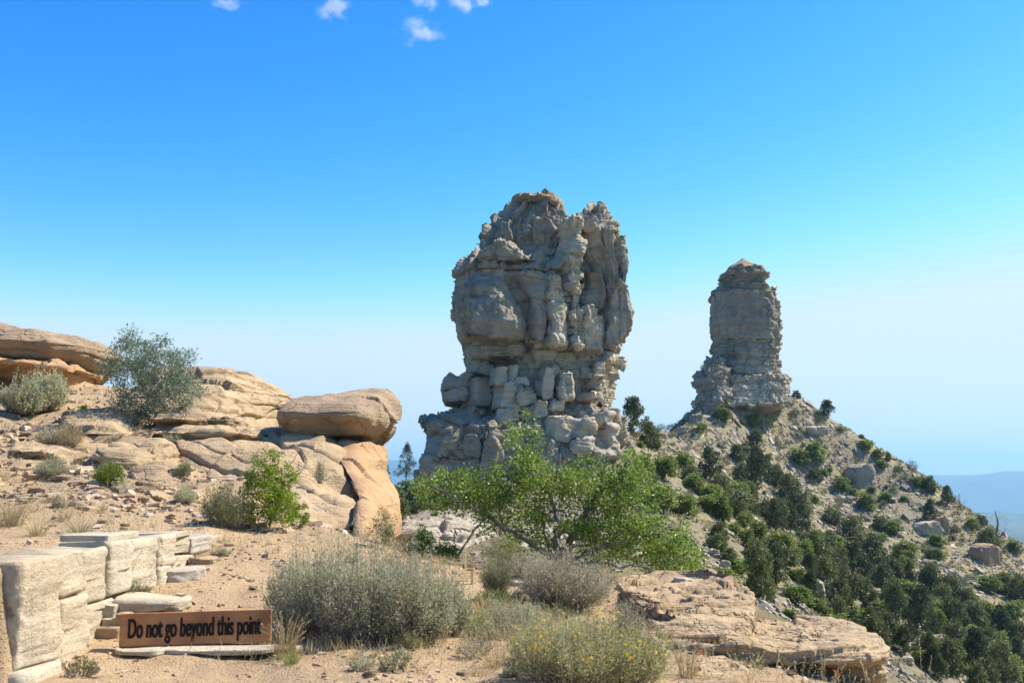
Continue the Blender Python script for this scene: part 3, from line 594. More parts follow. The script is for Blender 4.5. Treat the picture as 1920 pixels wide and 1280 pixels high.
outcrop([(832, 650, 716, 19.2, 22.5), (845, 640, 722, 18.7, 22.5), (860, 655, 724, 18.2, 22), (880, 672, 720, 17.7, 21.5), (905, 690, 728, 17.1, 21), (930, 700, 742, 16.4, 20.6), (950, 702, 748, 15.9, 20.2), (975, 702, 749, 15.4, 20), (1000, 704, 746, 15.0, 19.5), (1030, 706, 742, 14.7, 19)], 170, 220, 'orange_rock',
        slab_disp(10, (1.2, 2.), (3, 6.), .02, .02, .03, .04, .5, .10, keep=.2), 'orange undercut pillar of rock at the cliff edge beneath the perched boulder', nexp=2.8)
small = [  # rows, label, material
 ([(764, 190, 270, 20.4, 22), (770, 172, 300, 19.8, 22), (785, 165, 306, 19.2, 22), (800, 175, 306, 18.8, 21.8), (812, 190, 300, 18.6, 21.4), (824, 205, 285, 18.7, 21)], 'grey-tan layered ledge at the foot of the tall silver-leaved shrub', 'tan_rock'),
 ([(766, 345, 380, 20.2, 21.6), (774, 322, 400, 19.5, 21.6), (786, 316, 404, 19.3, 21.6), (798, 318, 396, 19.6, 21.4), (808, 322, 388, 19.8, 21)], 'small arched rock with a dark underside right of the silver-leaved shrub', 'brown_rock'),
 ([(780, 418, 448, 20, 21.4), (787, 412, 462, 19.7, 21.4), (799, 415, 460, 19.8, 21.2)], 'little dark-faced wedge of rock on the ledge below the tan dome', 'brown_rock'),
 ([(798, 330, 470, 19.6, 21.8), (804, 318, 520, 19.0, 22), (812, 320, 540, 18.7, 22), (832, 330, 520, 19.1, 21.6), (846, 350, 480, 19.3, 21)], 'long low shelf of tan rock with a shaded lip above the stony slope', 'tan_rock'),
 ([(834, 90, 150, 17.5, 19), (838, 70, 178, 17.0, 19), (846, 70, 192, 16.7, 19), (858, 80, 190, 16.8, 18.6), (872, 90, 180, 16.8, 18.2)], 'flat yellowish slab lying on the stony slope below the small green sprig', 'tan_rock'),
 ([(836, 240, 290, 17.3, 18.8), (842, 222, 322, 16.8, 18.8), (856, 220, 336, 16.4, 18.8), (872, 232, 338, 16.4, 18.4), (888, 244, 330, 16.4, 18)], 'squarish tan slab in the middle of the left slope', 'tan_rock'),
 ([(822, 290, 310, 17.9, 18.8), (830, 276, 326, 17.5, 18.8), (852, 290, 338, 17.0, 18.6), (880, 322, 340, 16.7, 18)], 'upright leaning flake of rock behind the squarish slab', 'tan_rock'),
 ([(866, 300, 330, 16.6, 17.8), (876, 286, 350, 16.0, 17.8), (890, 288, 366, 15.5, 17.6), (906, 300, 372, 15.1, 17.2), (920, 310, 366, 15, 16.8)], 'wedge-shaped boulder at the right end of the left slope', 'brown_rock'),
 ([(846, -20, 30, 17.5, 18.6), (852, -40, 62, 17.0, 18.8), (866, -50, 70, 16.5, 18.6), (884, -50, 66, 16.2, 18.2)], 'low pale slab at the left edge of the stony slope', 'tan_rock'),
 ([(896, -20, 20, 14.9, 16), (904, -40, 34, 14.4, 16), (920, -40, 32, 14.1, 15.6)], 'small flat slab at the left picture edge above the dry grass', 'tan_rock'),
 ([(740, 90, 150, 23.4, 25), (746, 40, 175, 22.6, 25), (758, 20, 190, 22, 24.6), (775, 20, 190, 21.6, 24), (790, 40, 180, 21.2, 23.4)], 'grey shelf of rock at the foot of the orange undercut rock', 'tan_rock'),
 ([(790, 66, 110, 20.8, 22), (797, 40, 160, 20, 22), (808, 30, 170, 19.6, 21.6), (822, 40, 160, 19.4, 21)], 'weathered low ledge behind the straw-coloured tussock', 'brown_rock'),
 ([(974, 390, 425, 12.9, 13.8), (978, 372, 436, 12.6, 13.8), (986, 368, 440, 12.4, 13.6), (994, 375, 436, 12.3, 13.4)], 'half-buried smooth stone left of the lime green bush', 'tan_rock'),
]
for k, (rw, lb, mt) in enumerate(small):
    outcrop(rw, 110, 60, mt, slab_disp(100 + k, (.05, .22), (.5, 1.6), .035, .03, .05, .03, 1.6, .06, keep=.5), lb, nexp=3., name='rock_slab')
# grey ledge seen through the oak
outcrop([(962, 790, 850, 25.5, 28), (968, 772, 880, 24.6, 28), (980, 758, 905, 24, 28), (1000, 750, 915, 23.4, 27.5), (1030, 750, 920, 23, 27)], 180, 70, 'grey_rock', slab_disp(131, (.15, .5), (.8, 2.4), .08, .06, .1, .05, 1., .1), 'grey ledge of broken rock behind the left branches of the oak', nexp=2.8)
# slabs at lower right
outcrop([(1103, 1250, 1360, 10.9, 12.2), (1107, 1215, 1400, 10.5, 12.3), (1116, 1190, 1422, 10.0, 12.2), (1128, 1185, 1431, 9.7, 12), (1148, 1190, 1432, 9.35, 11.8), (1160, 1200, 1431, 9.15, 11.6), (1170, 1240, 1429, 9.2, 11.4), (1200, 1260, 1424, 9.4, 11.2), (1225, 1260, 1420, 9.4, 11)], 300, 130, 'tan_rock',
        slab_disp(141, (.02, .08), (.3, 1.2), .04, .035, .04, .025, 2., .05, keep=.6), 'broad flat sandstone slab with a shadowed right corner, above the long layered ledge', nexp=3.3, name='rock_slab')
outcrop([(1193, 1260, 1420, 9.1, 9.9), (1198, 1240, 1520, 8.9, 10), (1206, 1235, 1640, 8.7, 10.1), (1216, 1236, 1680, 8.5, 10.1), (1228, 1238, 1692, 8.4, 10), (1240, 1240, 1693, 8.35, 9.9), (1250, 1245, 1688, 8.4, 9.8), (1254, 1250, 1680, 8.6, 9.7), (1280, 1262, 1676, 8.75, 9.6), (1330, 1270, 1670, 8.8, 9.6)], 520, 190, 'tan_rock',
        slab_disp(142, (.03, .085), (.35, 1.2), .08, .05, .08, .03, 1.8, .04, keep=.5, dip=-.04), 'long log-like ledge of thin-bedded sandstone with an undercut front, lowest rock at the right', nexp=3.6, name='layered_ledge')
outcrop([(1243, 1190, 1260, 8.0, 8.8), (1249, 1180, 1330, 7.8, 8.9), (1262, 1180, 1390, 7.5, 8.8), (1280, 1180, 1420, 7.3, 8.6), (1320, 1190, 1430, 7.2, 8.4)], 200, 60, 'tan_rock',
        slab_disp(143, (.03, .12), (.5, 1.4), .02, .02, .03, .02, 2., .03), 'pale slab in front of the long layered ledge, at the bottom edge beside the yellow-flowered bush', nexp=3., name='rock_slab')
outcrop([(1152, 1330, 1380, 9.5, 10.4), (1160, 1270, 1410, 9.0, 10.2), (1172, 1230, 1416, 8.9, 10), (1184, 1225, 1418, 8.8, 9.8), (1196, 1230, 1412, 8.7, 9.6)], 200, 60, 'tan_rock',
        slab_disp(144, (.03, .1), (.4, 1.), .02, .02, .03, .02, 2., .03), 'thin tongue of sandstone between the broad slab and the long layered ledge', nexp=3., name='rock_slab')
# ------------------------------------------------------------------ dry-stone wall at the left
def stone_rows(x0, x1, y0, y1, z0, z1, r=.12):
    return None
def box_stone(name, x0, x1, y0, y1, z0, z1, mat, seed, parent=None, nt=44, nr=30, nexp=6., amp=.014, tilt=0.):
    """a rough-dressed stone from a rounded box, in world metres"""
    rg = random.Random(seed); V, nz = [], 0
    zs = np.r_[np.linspace(0, .06, 4)[:-1], np.linspace(.06, .94, nr - 6), np.linspace(.94, 1, 4)[1:]]
    th = np.linspace(-math.pi, math.pi, nt, endpoint=False) + .02
    for f in zs:
        e = min(f, 1 - f) / .06; ins = (1 - min(1, e)) ** 2 * .045
        k = 1 - ins; cx, cy = (x0 + x1) / 2, (y0 + y1) / 2
        c, s = np.cos(th), np.sin(th); ex = 2 / nexp
        V.append(np.stack([cx + (x1 - x0) / 2 * k * np.sign(c) * np.abs(c) ** ex, cy + (y1 - y0) / 2 * k * np.sign(s) * np.abs(s) ** ex, np.full(nt, z0 + (z1 - z0) * f) + tilt * (cx - cx)], -1))
    V = np.array(V)
    du = np.roll(V, -1, 1) - np.roll(V, 1, 1); dv = np.gradient(V, axis=0); n = np.cross(du, dv); n /= np.linalg.norm(n, axis=-1, keepdims=True) + 1e-9
    D = amp * (2.2 * fbm(V * 2.2 + seed, 4) + 1. * ridged(V * np.array([3, 3, 1.6]) * 1.5 + seed, 3) * .6) + facets(V, .22, seed, amp * 1.5, .9)
    V = V + n * D[..., None]
    nr2 = len(V); i = np.arange(nr2 * nt).reshape(nr2, nt); j = np.roll(i, -1, 1); F = np.stack([i[:-1], j[:-1], j[1:], i[1:]], -1).reshape(-1, 4)
    org = tuple(parent.location) if parent is not None else (V[..., 0].mean(), V[..., 1].mean(), z0)
    return build(name, V.reshape(-1, 3), F, MAT[mat] if isinstance(mat, str) else mat, parent, org, True, extra=[list(i[0][::-1]), list(i[-1])])
WALL = empty('stone_wall', (-3.4, 8.4, -1.1), 'low wall of cream sandstone blocks running back from the left corner behind the sign', 'wall')
wl = [  # x face offset, y0, y1, z0, z1, thickness, material
 (0, 6.62, 7.22, -1.16, -.47, .46, 'wall_rock'), (.03, 6.60, 7.16, -1.52, -1.18, .50, 'wall_rock'),
 (-.02, 7.24, 7.66, -.76, -.46, .44, 'wall_rock'), (.02, 7.23, 7.72, -1.30, -.78, .46, 'wall_rock'),
 (-.03, 7.68, 8.12, -.86, -.48, .42, 'wall_rock'), (.0, 7.74, 8.30, -1.24, -.885, .44, 'wall_rock'),
 (.02, 8.14, 8.62, -.84, -.44, .42, 'wall_rock'), (.0, 8.64, 9.36, -.90, -.46, .46, 'wall_rock'), (-.05, 8.33, 9.0, -1.15, -.93, .4, 'wall_rock'),
 (.03, 9.38, 9.78, -.72, -.47, .4, 'wall_rock'), (.05, 9.40, 9.95, -1.02, -.74, .4, 'wall_rock'), (.02, 9.80, 10.35, -.66, -.50, .45, 'wall_rock'),
 (.04, 9.98, 10.6, -.86, -.68, .42, 'wall_rock'), (.06, 10.38, 11.05, -.68, -.53, .42, 'white_rock'), (.05, 10.62, 11.2, -.86, -.70, .4, 'wall_rock')]
wl += [(.06, 11.07, 11.7, -.72, -.56, .42, 'wall_rock'), (.05, 11.22, 11.85, -.88, -.74, .4, 'wall_rock')]
for k, (dx, y0, y1, z0, z1, t_, mt) in enumerate(wl):
    z0 -= .06; z1 -= .06
    xf = float(wall_x((y0 + y1) / 2)) + dx
    box_stone('stone', xf - t_, xf, y0, y1, z0, z1, mt, 300 + k, WALL, nt=72, nr=44, nexp=13, amp=.013)
caps = [(6.6, 7.5, .0), (7.52, 8.2, .02), (8.22, 8.9, -.02), (9.3, 9.75, .03), (9.78, 10.4, .05), (10.3, 10.9, .02)]
for k, (y0, y1, dx) in enumerate(caps):
    if k not in (2, 4): continue
    z = [-.452, -.452, -.432, -.462, -.492, -.52][k] - .06; xf = float(wall_x((y0 + y1) / 2)) + dx
    box_stone('cap_stone', xf - .42, xf - .03 * (k % 2), y0, y1, z, z + .03 + .01 * (k % 3), 'wall_rock', 330 + k, WALL, nt=56, nr=14, nexp=12, amp=.005)
box_stone('stone', -4.0, float(wall_x(6.8)) - .47, 6.58, 7.1, -1.5, -.46, 'wall_rock', 350, WALL, nt=56, nr=30, nexp=14, amp=.009)

# short cross wall between the wall and the sign
CR = empty('stone_step', P(185, 1205, 7.95), 'short row of squared stones between the low wall and the wooden sign', 'stones')
for k, (a, b, t_, bo, d, mt) in enumerate([(138, 186, 1131, 1149, 8.1, 'wall_rock'), (140, 188, 1151, 1172, 8.02, 'wall_rock'), (188, 214, 1134, 1160, 8.06, 'wall_rock'), (190, 220, 1160, 1182, 8.0, 'wall_rock'), (134, 160, 1176, 1192, 7.95, 'wall_rock'), (152, 222, 1178, 1206, 7.92, 'tan_rock'), (215, 236, 1150, 1200, 7.98, 'tan_rock')]):
    A = P(a, t_, d); B_ = P(b, bo, d)
    box_stone('stone', A[0], B_[0], d, d + .35, B_[2], A[2], mt, 360 + k, CR, nt=44, nr=24, nexp=9, amp=.008)
def flat_stone(a, b, py, d, depth, th, mat, seed, label, name='flat_stone', cat='stone', group=None, tilt=0., nexp=2.8):
    A = P(a, py, d); B_ = P(b, py, d); z = float(FG.z(np.array([(A[0] + B_[0]) / 2]), np.array([d + depth / 2]))[0])
    z1 = A[2] if th > .04 else z + .018
    o = box_stone(name, A[0], B_[0], d, d + depth, z1 - th, z1, mat, seed, None, nt=48, nr=16, nexp=nexp, amp=.3 * th if th < .05 else .014)
    o.rotation_euler = (tilt, 0, 0)
    return tag(o, label, cat, group)
flat_stone(190, 330, 1131, 8.15, .5, .055, 'wall_rock', 371, 'thin pale flagstone lying just behind the top left of the wooden sign')
flat_stone(206, 300, 1216, 7.46, .36, .03, 'wall_rock', 372, 'flat grey stone under the left end of the sign, corner in the sun')
flat_stone(288, 505, 1212, 7.52, .34, .025, 'wall_rock', 373, 'long flat grey flagstone in the shade along the foot of the sign')
flat_stone(494, 560, 1207, 7.72, .22, .03, 'wall_rock', 374, 'small pale flat stone by the right end of the sign')
flat_stone(282, 366, 1070, 9.55, .42, .12, 'white_rock', 375, 'white lens-shaped stone lying on the sand right of the wall', nexp=2.)
flat_stone(352, 406, 1048, 10.2, .24, .085, 'tan_rock', 376, 'reddish broken stone on the sand above the white lens-shaped stone', nexp=2.4)
flat_stone(378, 412, 1022, 11.2, .2, .05, 'tan_rock', 377, 'flat reddish stone at the far end of the low wall', nexp=2.4)
flat_stone(398, 410, 1038, 10.7, .08, .06, 'brown_rock', 378, 'tiny upright stone between the two reddish stones right of the wall', nexp=2.2)
flat_stone(1268, 1305, 1086, 11.4, .2, .16, 'white_rock', 379, 'small bright pointed stone at the back edge of the broad right slab', nexp=2.)
flat_stone(955, 1000, 1092, 10.9, .4, .16, 'wall_rock', 380, 'pale pinkish stone between the brown tussock and the dry grey shrub', nexp=2.4)
flat_stone(856, 876, 1251, 7.2, .1, .03, 'brown_rock', 381, 'dark pebble on the bare sand below the sagebush, the nearer of two', nexp=2.)
flat_stone(680, 702, 1274, 6.9, .1, .03, 'brown_rock', 382, 'dark pebble at the bottom edge of the bare sand', nexp=2.)

# ------------------------------------------------------------------ wooden sign
def sign_mat():
    m, nt = newmat('stained_wood'); q = N(nt); v = q.vec((1, 1, 1)); vg = q.vec((1.2, 12, 14))
    g = q.noise(vg, 3., 6, .65)
    c = q.mix(q.ramp(g, .3, .7), (.36, .15, .05), (.55, .26, .09)); c = q.mix(q.ramp(q.noise(v, 3, 3), .4, .7), c, (.27, .10, .035))
    b = q.n('ShaderNodeBump', i_Strength=.5, i_Distance=.006, i_Height=g).outputs[0]
    bs = q.n('ShaderNodeBsdfPrincipled', i_Base_Color=c, i_Roughness=.6, i_Normal=b); q.out(bs.outputs[0]); return m
MAT['wood'] = sign_mat(); MAT['ink'] = plain_mat('burnt_lettering', (.014, .010, .009), (.022, .016, .013), 20, .8)
A = P(222, 1213, 7.62); B_ = P(507, 1203, 7.78); C_ = P(222, 1151, 7.62); Lx = B_ - A; wid = float(np.linalg.norm(Lx)); hgt = float(C_[2] - A[2])
SG = empty('wooden_sign', A, 'brown wooden board reading Do not go beyond this point, propped on flat stones', 'sign')
SG.rotation_euler = (math.radians(-4), -math.atan2(Lx[2], math.hypot(Lx[0], Lx[1])), math.atan2(Lx[1], Lx[0]))
def bevel_box(w, d, h, b):
    V, F = [], []
    import bmesh
    bm = bmesh.new(); bmesh.ops.create_cube(bm, size=1)
    for v in bm.verts: v.co = ((v.co.x + .5) * w, (v.co.y + .5) * d, (v.co.z + .5) * h)
    bmesh.ops.bevel(bm, geom=bm.edges[:], offset=b, segments=2, affect='EDGES'); return bm
bm = bevel_box(wid, .085, hgt, .006); me = bpy.data.meshes.new('board'); bm.to_mesh(me); bm.free(); me.materials.append(MAT['wood'])
link('board', me, SG)
cu = bpy.data.curves.new('t', 'FONT'); cu.body = 'Do not go beyond this point'; cu.extrude = .0015; cu.offset = .014; cu.size = 1
to = bpy.data.objects.new('t', cu); COL.objects.link(to); bpy.context.view_layer.update()
me = bpy.data.meshes.new_from_object(to.evaluated_get(bpy.context.evaluated_depsgraph_get())); bpy.data.objects.remove(to)
co = np.array([v.co[:] for v in me.vertices]); x0_, x1_ = co[:, 0].min(), co[:, 0].max(); cap = .73
tw = wid * .875; kx = tw / (x1_ - x0_); kz = hgt * .60 / cap
for v in me.vertices: v.co = ((v.co.x - x0_) * kx + wid * .055, -.0015 + v.co.z, v.co.y * kz + hgt * .27)
vv = np.array([v.co[:] for v in me.vertices]); ff = [list(p.vertices) for p in me.polygons]; nv_ = len(vv)
allv = np.concatenate([vv + (dx_, dy_, 0) for dx_, dy_ in ((0, 0), (.0035, -.0004), (.007, -.0008))]); allf = [[i + k_ * nv_ for i in f] for k_ in range(3) for f in ff]
m3 = bpy.data.meshes.new('lettering'); m3.from_pydata(allv.tolist(), [], allf); m3.materials.append(MAT['ink']); link('lettering', m3, SG)

# ------------------------------------------------------------------ scattered stone
def hull_templates(n=8, seed=0):
    rs = np.random.RandomState(seed); T = []
    base = np.array([(x, y, z) for x in (-1, 1) for y in (-1, 1) for z in (-1, 1)], float)
    Fq = np.array([(0, 1, 3, 2), (4, 6, 7, 5), (0, 4, 5, 1), (2, 3, 7, 6), (0, 2, 6, 4), (1, 5, 7, 3)])
    for k in range(n):
        T.append(base * (1, 1, 1) + rs.uniform(-.45, .45, (8, 3)))
    return T, Fq
TPL, TQ = hull_templates(10)
def scatter_stones(name, pos, size, mat, flat=.5, slope=None, seed=0):
    rs = np.random.RandomState(seed); n = len(pos); t = rs.randint(0, len(TPL), n); base = np.array(TPL)[t]
    sc = np.stack([size * rs.uniform(.7, 1.3, n), size * rs.uniform(.5, 1., n), size * flat * rs.uniform(.5, 1.2, n)], -1) / 2
    V = base * sc[:, None]; a = rs.uniform(0, 2 * math.pi, n); tx = rs.normal(0, .45, n)
    c, s = np.cos(tx), np.sin(tx); V = np.stack([V[..., 0], V[..., 1] * c[:, None] - V[..., 2] * s[:, None], V[..., 1] * s[:, None] + V[..., 2] * c[:, None]], -1)
    c, s = np.cos(a), np.sin(a); V = np.stack([V[..., 0] * c[:, None] - V[..., 1] * s[:, None], V[..., 0] * s[:, None] + V[..., 1] * c[:, None], V[..., 2]], -1)
    if slope is not None: V[..., 2] += V[..., 0] * slope[:, :1] + V[..., 1] * slope[:, 1:]
    V = V + pos[:, None]; F = (TQ[None] + 8 * np.arange(n)[:, None, None]).reshape(-1, 4)
    return build(name, V.reshape(-1, 3), F, MAT[mat] if isinstance(mat, str) else mat, smooth=False, rnd=np.repeat(rs.rand(n), 8))
def stone_mat(name, a, b, c3):
    m, nt = newmat(name); q = N(nt); r = q.n('ShaderNodeAttribute', attribute_name='rnd').outputs['Fac']
    c = q.mix(r, a, b); c = q.mix(q.math('GREATER_THAN', r, .8), c, c3)
    nz = q.noise(q.vec((1, 1, 1), False), 14, 4); c = q.mix(.4, c, nz, 'OVERLAY')
    q.out(q.n('ShaderNodeBsdfPrincipled', i_Base_Color=c, i_Roughness=.9).outputs[0]); return m
MAT['gravel'] = stone_mat('gravel', (.27, .18, .11), (.44, .31, .185), (.50, .38, .25))
MAT['talus'] = stone_mat('talus', (.17, .14, .105), (.33, .275, .20), (.40, .34, .25))
rs = np.random.RandomState(5)
n = 26000; gy = 5.5 + 21 * rs.rand(n) ** 1.35; gx = (rs.rand(n) * 2 - 1) * (gy * .58) 
mk = gnoise(np.stack([gx * .9, gy * .9, 0 * gx], -1)); keep = (rs.rand(n) < .25 + .9 * sstep(-.2, .5, mk) + .4 * sstep(11, 15, gy)) & (gx > -13.5) & (gx < 6.5)
gx, gy = gx[keep], gy[keep]; gz = FG.z(gx, gy); sz = .009 + .022 * rs.rand(len(gx)) ** 5 * (1 + gy / 10) + .004 * gy / 8
sz = sz * np.where(rs.rand(len(gx)) < .05, 2.6, 1)
tag(scatter_stones('gravel', np.stack([gx, gy, gz + sz * .08], -1), sz, 'gravel', .5, None, 2), 'loose gravel and stone chips over the tan soil', 'gravel', kind='stuff')
def hill_slope(x, y):
    return np.stack([(HGr.z(x + 1, y) - HGr.z(x - 1, y)) / 2, (HGr.z(x, y + 1) - HGr.z(x, y - 1)) / 2], -1)
n = 42000; hx = rs.uniform(-16, 125, n); hy = 22 + 205 * rs.rand(n) ** .8
q3 = np.stack([hx, hy, 0 * hx], -1); mk = fbm(q3 * .06 + 3, 3) + .5 * fbm(q3 * .25, 2)
keep = (rs.rand(n) < .12 + .95 * sstep(-.3, .5, mk)) & (hx < .54 * hy + 6) & (hx > -.12 * hy - 2)
hx, hy = hx[keep], hy[keep]; hz = HGr.z(hx, hy); sz = (.08 + .0022 * hy) * (.5 + 1.1 * rs.rand(len(hx)) ** 2) * np.where(rs.rand(len(hx)) < .05, 2.2, 1)
tag(scatter_stones('talus', np.stack([hx, hy, hz + sz * .1], -1), sz, 'talus', .6, hill_slope(hx, hy), 3), 'loose angular talus strewn over the scree slope', 'talus', kind='stuff')

n = 16000; hx = rs.uniform(-6, 34, n); hy = 17 + 48 * rs.rand(n); k = (hx < .54 * hy + 3) & (hx > -.14 * hy - 1); hx, hy = hx[k], hy[k]; hz = HGr.z(hx, hy); sz = (.04 + .002 * hy) * (.5 + 2. * rs.rand(len(hx)) ** 3)
tag(scatter_stones('scree', np.stack([hx, hy, hz + sz * .1], -1), sz, 'talus', .6, hill_slope(hx, hy), 4), 'small broken scree on the nearest part of the slope', 'scree', kind='stuff')
n = 5200; gx = rs.uniform(.9, 4.2, n); gy = rs.uniform(8.2, 11.6, n); k = rs.rand(n) < sstep(-.5, .3, gnoise(np.stack([gx * 1.2, gy * 1.2, 0 * gx + 5], -1))); gx, gy = gx[k], gy[k]; sz = .012 + .07 * rs.rand(len(gx)) ** 4
tag(scatter_stones('rubble', np.stack([gx, gy, FG.z(gx, gy) + sz * .1], -1), sz, 'gravel', .4, None, 6), 'crumbled sandstone chips round the right-hand slabs', 'rubble', kind='stuff')
n = 9000; gy = rs.uniform(12.5, 25, n); gx = rs.uniform(-.58, -.16, n) * gy; k = rs.rand(n) < sstep(-.4, .4, gnoise(np.stack([gx * .6, gy * .6, 0 * gx + 8], -1))); gx, gy = gx[k], gy[k]; sz = .03 + .16 * rs.rand(len(gx)) ** 5
tag(scatter_stones('rubble', np.stack([gx, gy, FG.z(gx, gy) + sz * .08], -1), sz, 'gravel', .35, None, 7), 'flat sandstone chips over the left slope', 'rubble', kind='stuff')
# distinct boulders on the slope
bould = [(1590, 1640, 870, 914, 'dark-faced angular boulder high on the scree cone, largest on the upper slope', 'grey_rock'),
 (1716, 1768, 978, 1004, 'tilted pale slab on the right ridge, left of a darker block', 'pale_rock'), (1756, 1780, 968, 1002, 'dark squared block at the right end of the tilted pale slab', 'brown_rock'),
 (1822, 1876, 1022, 1058, 'long wedge-shaped slab pointing down the far right ridge', 'brown_rock'), (1500, 1546, 1088, 1128, 'light grey boulder with a dark hollow, above the bright green scrub', 'pale_rock'),
 (1550, 1582, 1102, 1140, 'grey cracked boulder just right of the hollowed boulder', 'pale_rock'), (1551, 1572, 1128, 1148, 'small dark round boulder below the cracked grey boulder', 'grey_rock'),
 (1228, 1252, 812, 824, 'small block on the saddle between the two towers', 'grey_rock'), (1130, 1170, 846, 862, 'flat tilted slab at the right foot of the large tower', 'pale_rock'),
 (1140, 1165, 770, 812, 'cracked block leaning against the right foot of the large tower', 'pale_rock'), (1490, 1505, 1040, 1056, 'small block in the gully under the tall junipers', 'pale_rock'),
 (1733, 1760, 1050, 1066, 'flat grey slab among the shrubs under the right ridge', 'grey_rock'), (1500, 1560, 800, 806, 'thin ledge cropping out near the top of the scree cone', 'pale_rock'), (1272, 1290, 800, 812, 'smooth grey hump of rock at the left foot of the scree cone', 'grey_rock'), (1296, 1320, 776, 800, 'narrow grey rib leading up to the far chimney from the left', 'grey_rock'),
 (1688, 1712, 1232, 1246, 'flat stone on the sunlit spur at the lower right', 'pale_rock'), (1330, 1352, 1030, 1046, 'pale block half-way down the near scree', 'pale_rock'), (1350, 1372, 1052, 1068, 'flat pale stone below the pale block on the near scree', 'pale_rock')]
for k, (a, b, t_, bo, lb, mt) in enumerate(bould):
    h = hhit((a + b) / 2, bo - 2); d = float(h[1]); w = M(b - a, d)
    rows = [(t_, a + .3 * (b - a), b - .35 * (b - a)), (t_ + .12 * (bo - t_), a + .12 * (b - a), b - .12 * (b - a)), (t_ + .4 * (bo - t_), a, b), (bo - 2, a, b), (bo + 8, a + 2, b - 2)]
    o = rock('boulder', tr(rows, d - .15 * w, d + .75 * w), 70, 40, mt, tower_disp(200 + k, (.6, 1.6), (1.5, 4), .04, .05, .07, .05, .06, .1, keep=.3, fac=.35 * min(1, w / 3)), None, 3.6, yaw=math.radians(20))
    tag(o, lb, 'boulder')
rr = random.Random(9); mids = []
protoV = [rock('boulder', tr([(100, 20, 60), (108, 5, 90), (130, 0, 100), (160, 4, 96)], 10, 10.6), 26, 12, 'pale_rock', soft(.05, 2.5, s), None, 4., origin=P(50, 150, 10.3)) for s in (1, 2, 3, 4)]
for pv in protoV: bpy.data.objects[pv.name].location = (0, 0, -500)
used = 0
def zone_of(px, py):
    if py > 1000 + .75 * (px - 1290) and px < 1500 or py > 1180 + (px - 1500) * .42: return 'on the nearest spur low right of the oak'
    if py < 700 + .62 * (px - 1330) + 60: return 'high on the far scree cone'
    if py < 700 + .62 * (px - 1330) + 150: return 'on the middle of the far slope'
    if px > 1650: return 'at the right edge of the far slope'
    return 'in the wooded gully below the far cone'
LAND = [(1188, 790, 'the pinyon on the saddle'), (1420, 900, 'the tallest dark pinyon'), (1352, 780, 'the round oak topping the scree cone'), (1413, 790, 'the oak high on the scree cone'), (1332, 880, 'the pinyon with a visible trunk'), (1380, 945, 'the broad dull green juniper'),
 (1425, 1070, 'the tall dense juniper'), (1640, 1190, 'the brownish lone juniper'), (1578, 990, 'the bare dead tree mid-slope'), (1872, 985, 'the large dead skyline tree'), (1743, 905, 'the leaning skyline juniper'), (1552, 770, 'the round skyline pinyon'), (1615, 892, 'the dark-faced boulder'), (1742, 990, 'the tilted pale slab'),
 (1850, 1040, 'the long wedge-shaped slab'), (1522, 1108, 'the boulder with the dark hollow'), (1280, 930, 'the crown of the big oak'), (1362, 1090, 'the bright green oak thicket'), (1665, 1100, 'the middle of the gully wood'), (1765, 1260, 'the slim little pine'), (1850, 1180, 'the wood at the right picture edge'), (1240, 803, 'the middle of the saddle'), (1350, 1030, 'the pale block on the near scree'), (1745, 965, 'the compact pinyon under the ridge'), (1560, 1180, 'the scrub above the layered ledge'), (1800, 1080, 'the open patch lower right')]
LATER = []
def project(r):
    v = Vector(r); f = Vector((0, CP, SP)); u = Vector((0, -SP, CP)); w = v.dot(f)
    return 960 + FPX * v.x / w, 640 - FPX * v.dot(u) / w
LAND2 = [(365, 1180, 'the wooden sign'), (690, 1110, 'the great sagebush'), (505, 920, 'the lime green bush'), (1050, 1050, 'the oak trunk'), (640, 790, 'the perched boulder'), (1110, 1230, 'the flowering shrub'), (1060, 1090, 'the pale dry shrub'), (200, 1020, 'the low wall'), (320, 1085, 'the white lens-shaped stone'), (205, 895, 'the yellow-green cushion'), (130, 825, 'the straw-coloured tussock'), (335, 895, 'the wedge-shaped boulder'),
 (280, 860, 'the squarish slab'), (130, 852, 'the flat yellowish slab'), (20, 965, 'the golden grass'), (345, 935, 'the small grey sage'), (932, 1100, 'the brown tussock'), (1320, 1150, 'the broad right slab'), (1450, 1230, 'the layered ledge'), (720, 1010, 'the foot of the orange pillar'), (285, 760, 'the tall silver-leaved shrub'), (700, 1250, 'the bare sand at the bottom'), (460, 1060, 'the middle of the open sand')]
def later(o, head, r, land=None): LATER.append((o, head, land or LAND) + project(r))
def finish_labels():
    by = {}
    for o, head, land, x, y in LATER:
        dist, lx, ly, nm = min((math.hypot(x - a, (y - b)), a, b, c) for a, b, c in land)
        dx, dy = x - lx, y - ly; side = ('right of' if dx > 0 else 'left of') if abs(dx) > abs(dy) else ('below' if dy > 0 else 'above')
        by.setdefault((head, side, nm), []).append((dist, o))
    rank = ['nearest', 'second nearest', 'third nearest', 'fourth nearest', 'fifth nearest', 'sixth nearest', 'seventh nearest', 'eighth nearest', 'ninth nearest', 'tenth nearest', 'eleventh nearest', 'twelfth nearest', 'thirteenth nearest', 'fourteenth nearest', 'fifteenth nearest', 'sixteenth nearest', 'seventeenth nearest', 'eighteenth nearest', 'nineteenth nearest', 'outermost']
    for (head, side, nm), L in by.items():
        L.sort(key=lambda t: t[0])
        for i, (d_, o) in enumerate(L): o['label'] = '%s %s %s' % (head, side, nm) if len(L) == 1 else '%s, %s %s %s' % (head, rank[min(i, 19)], side, nm)
PEB = random.Random(4)
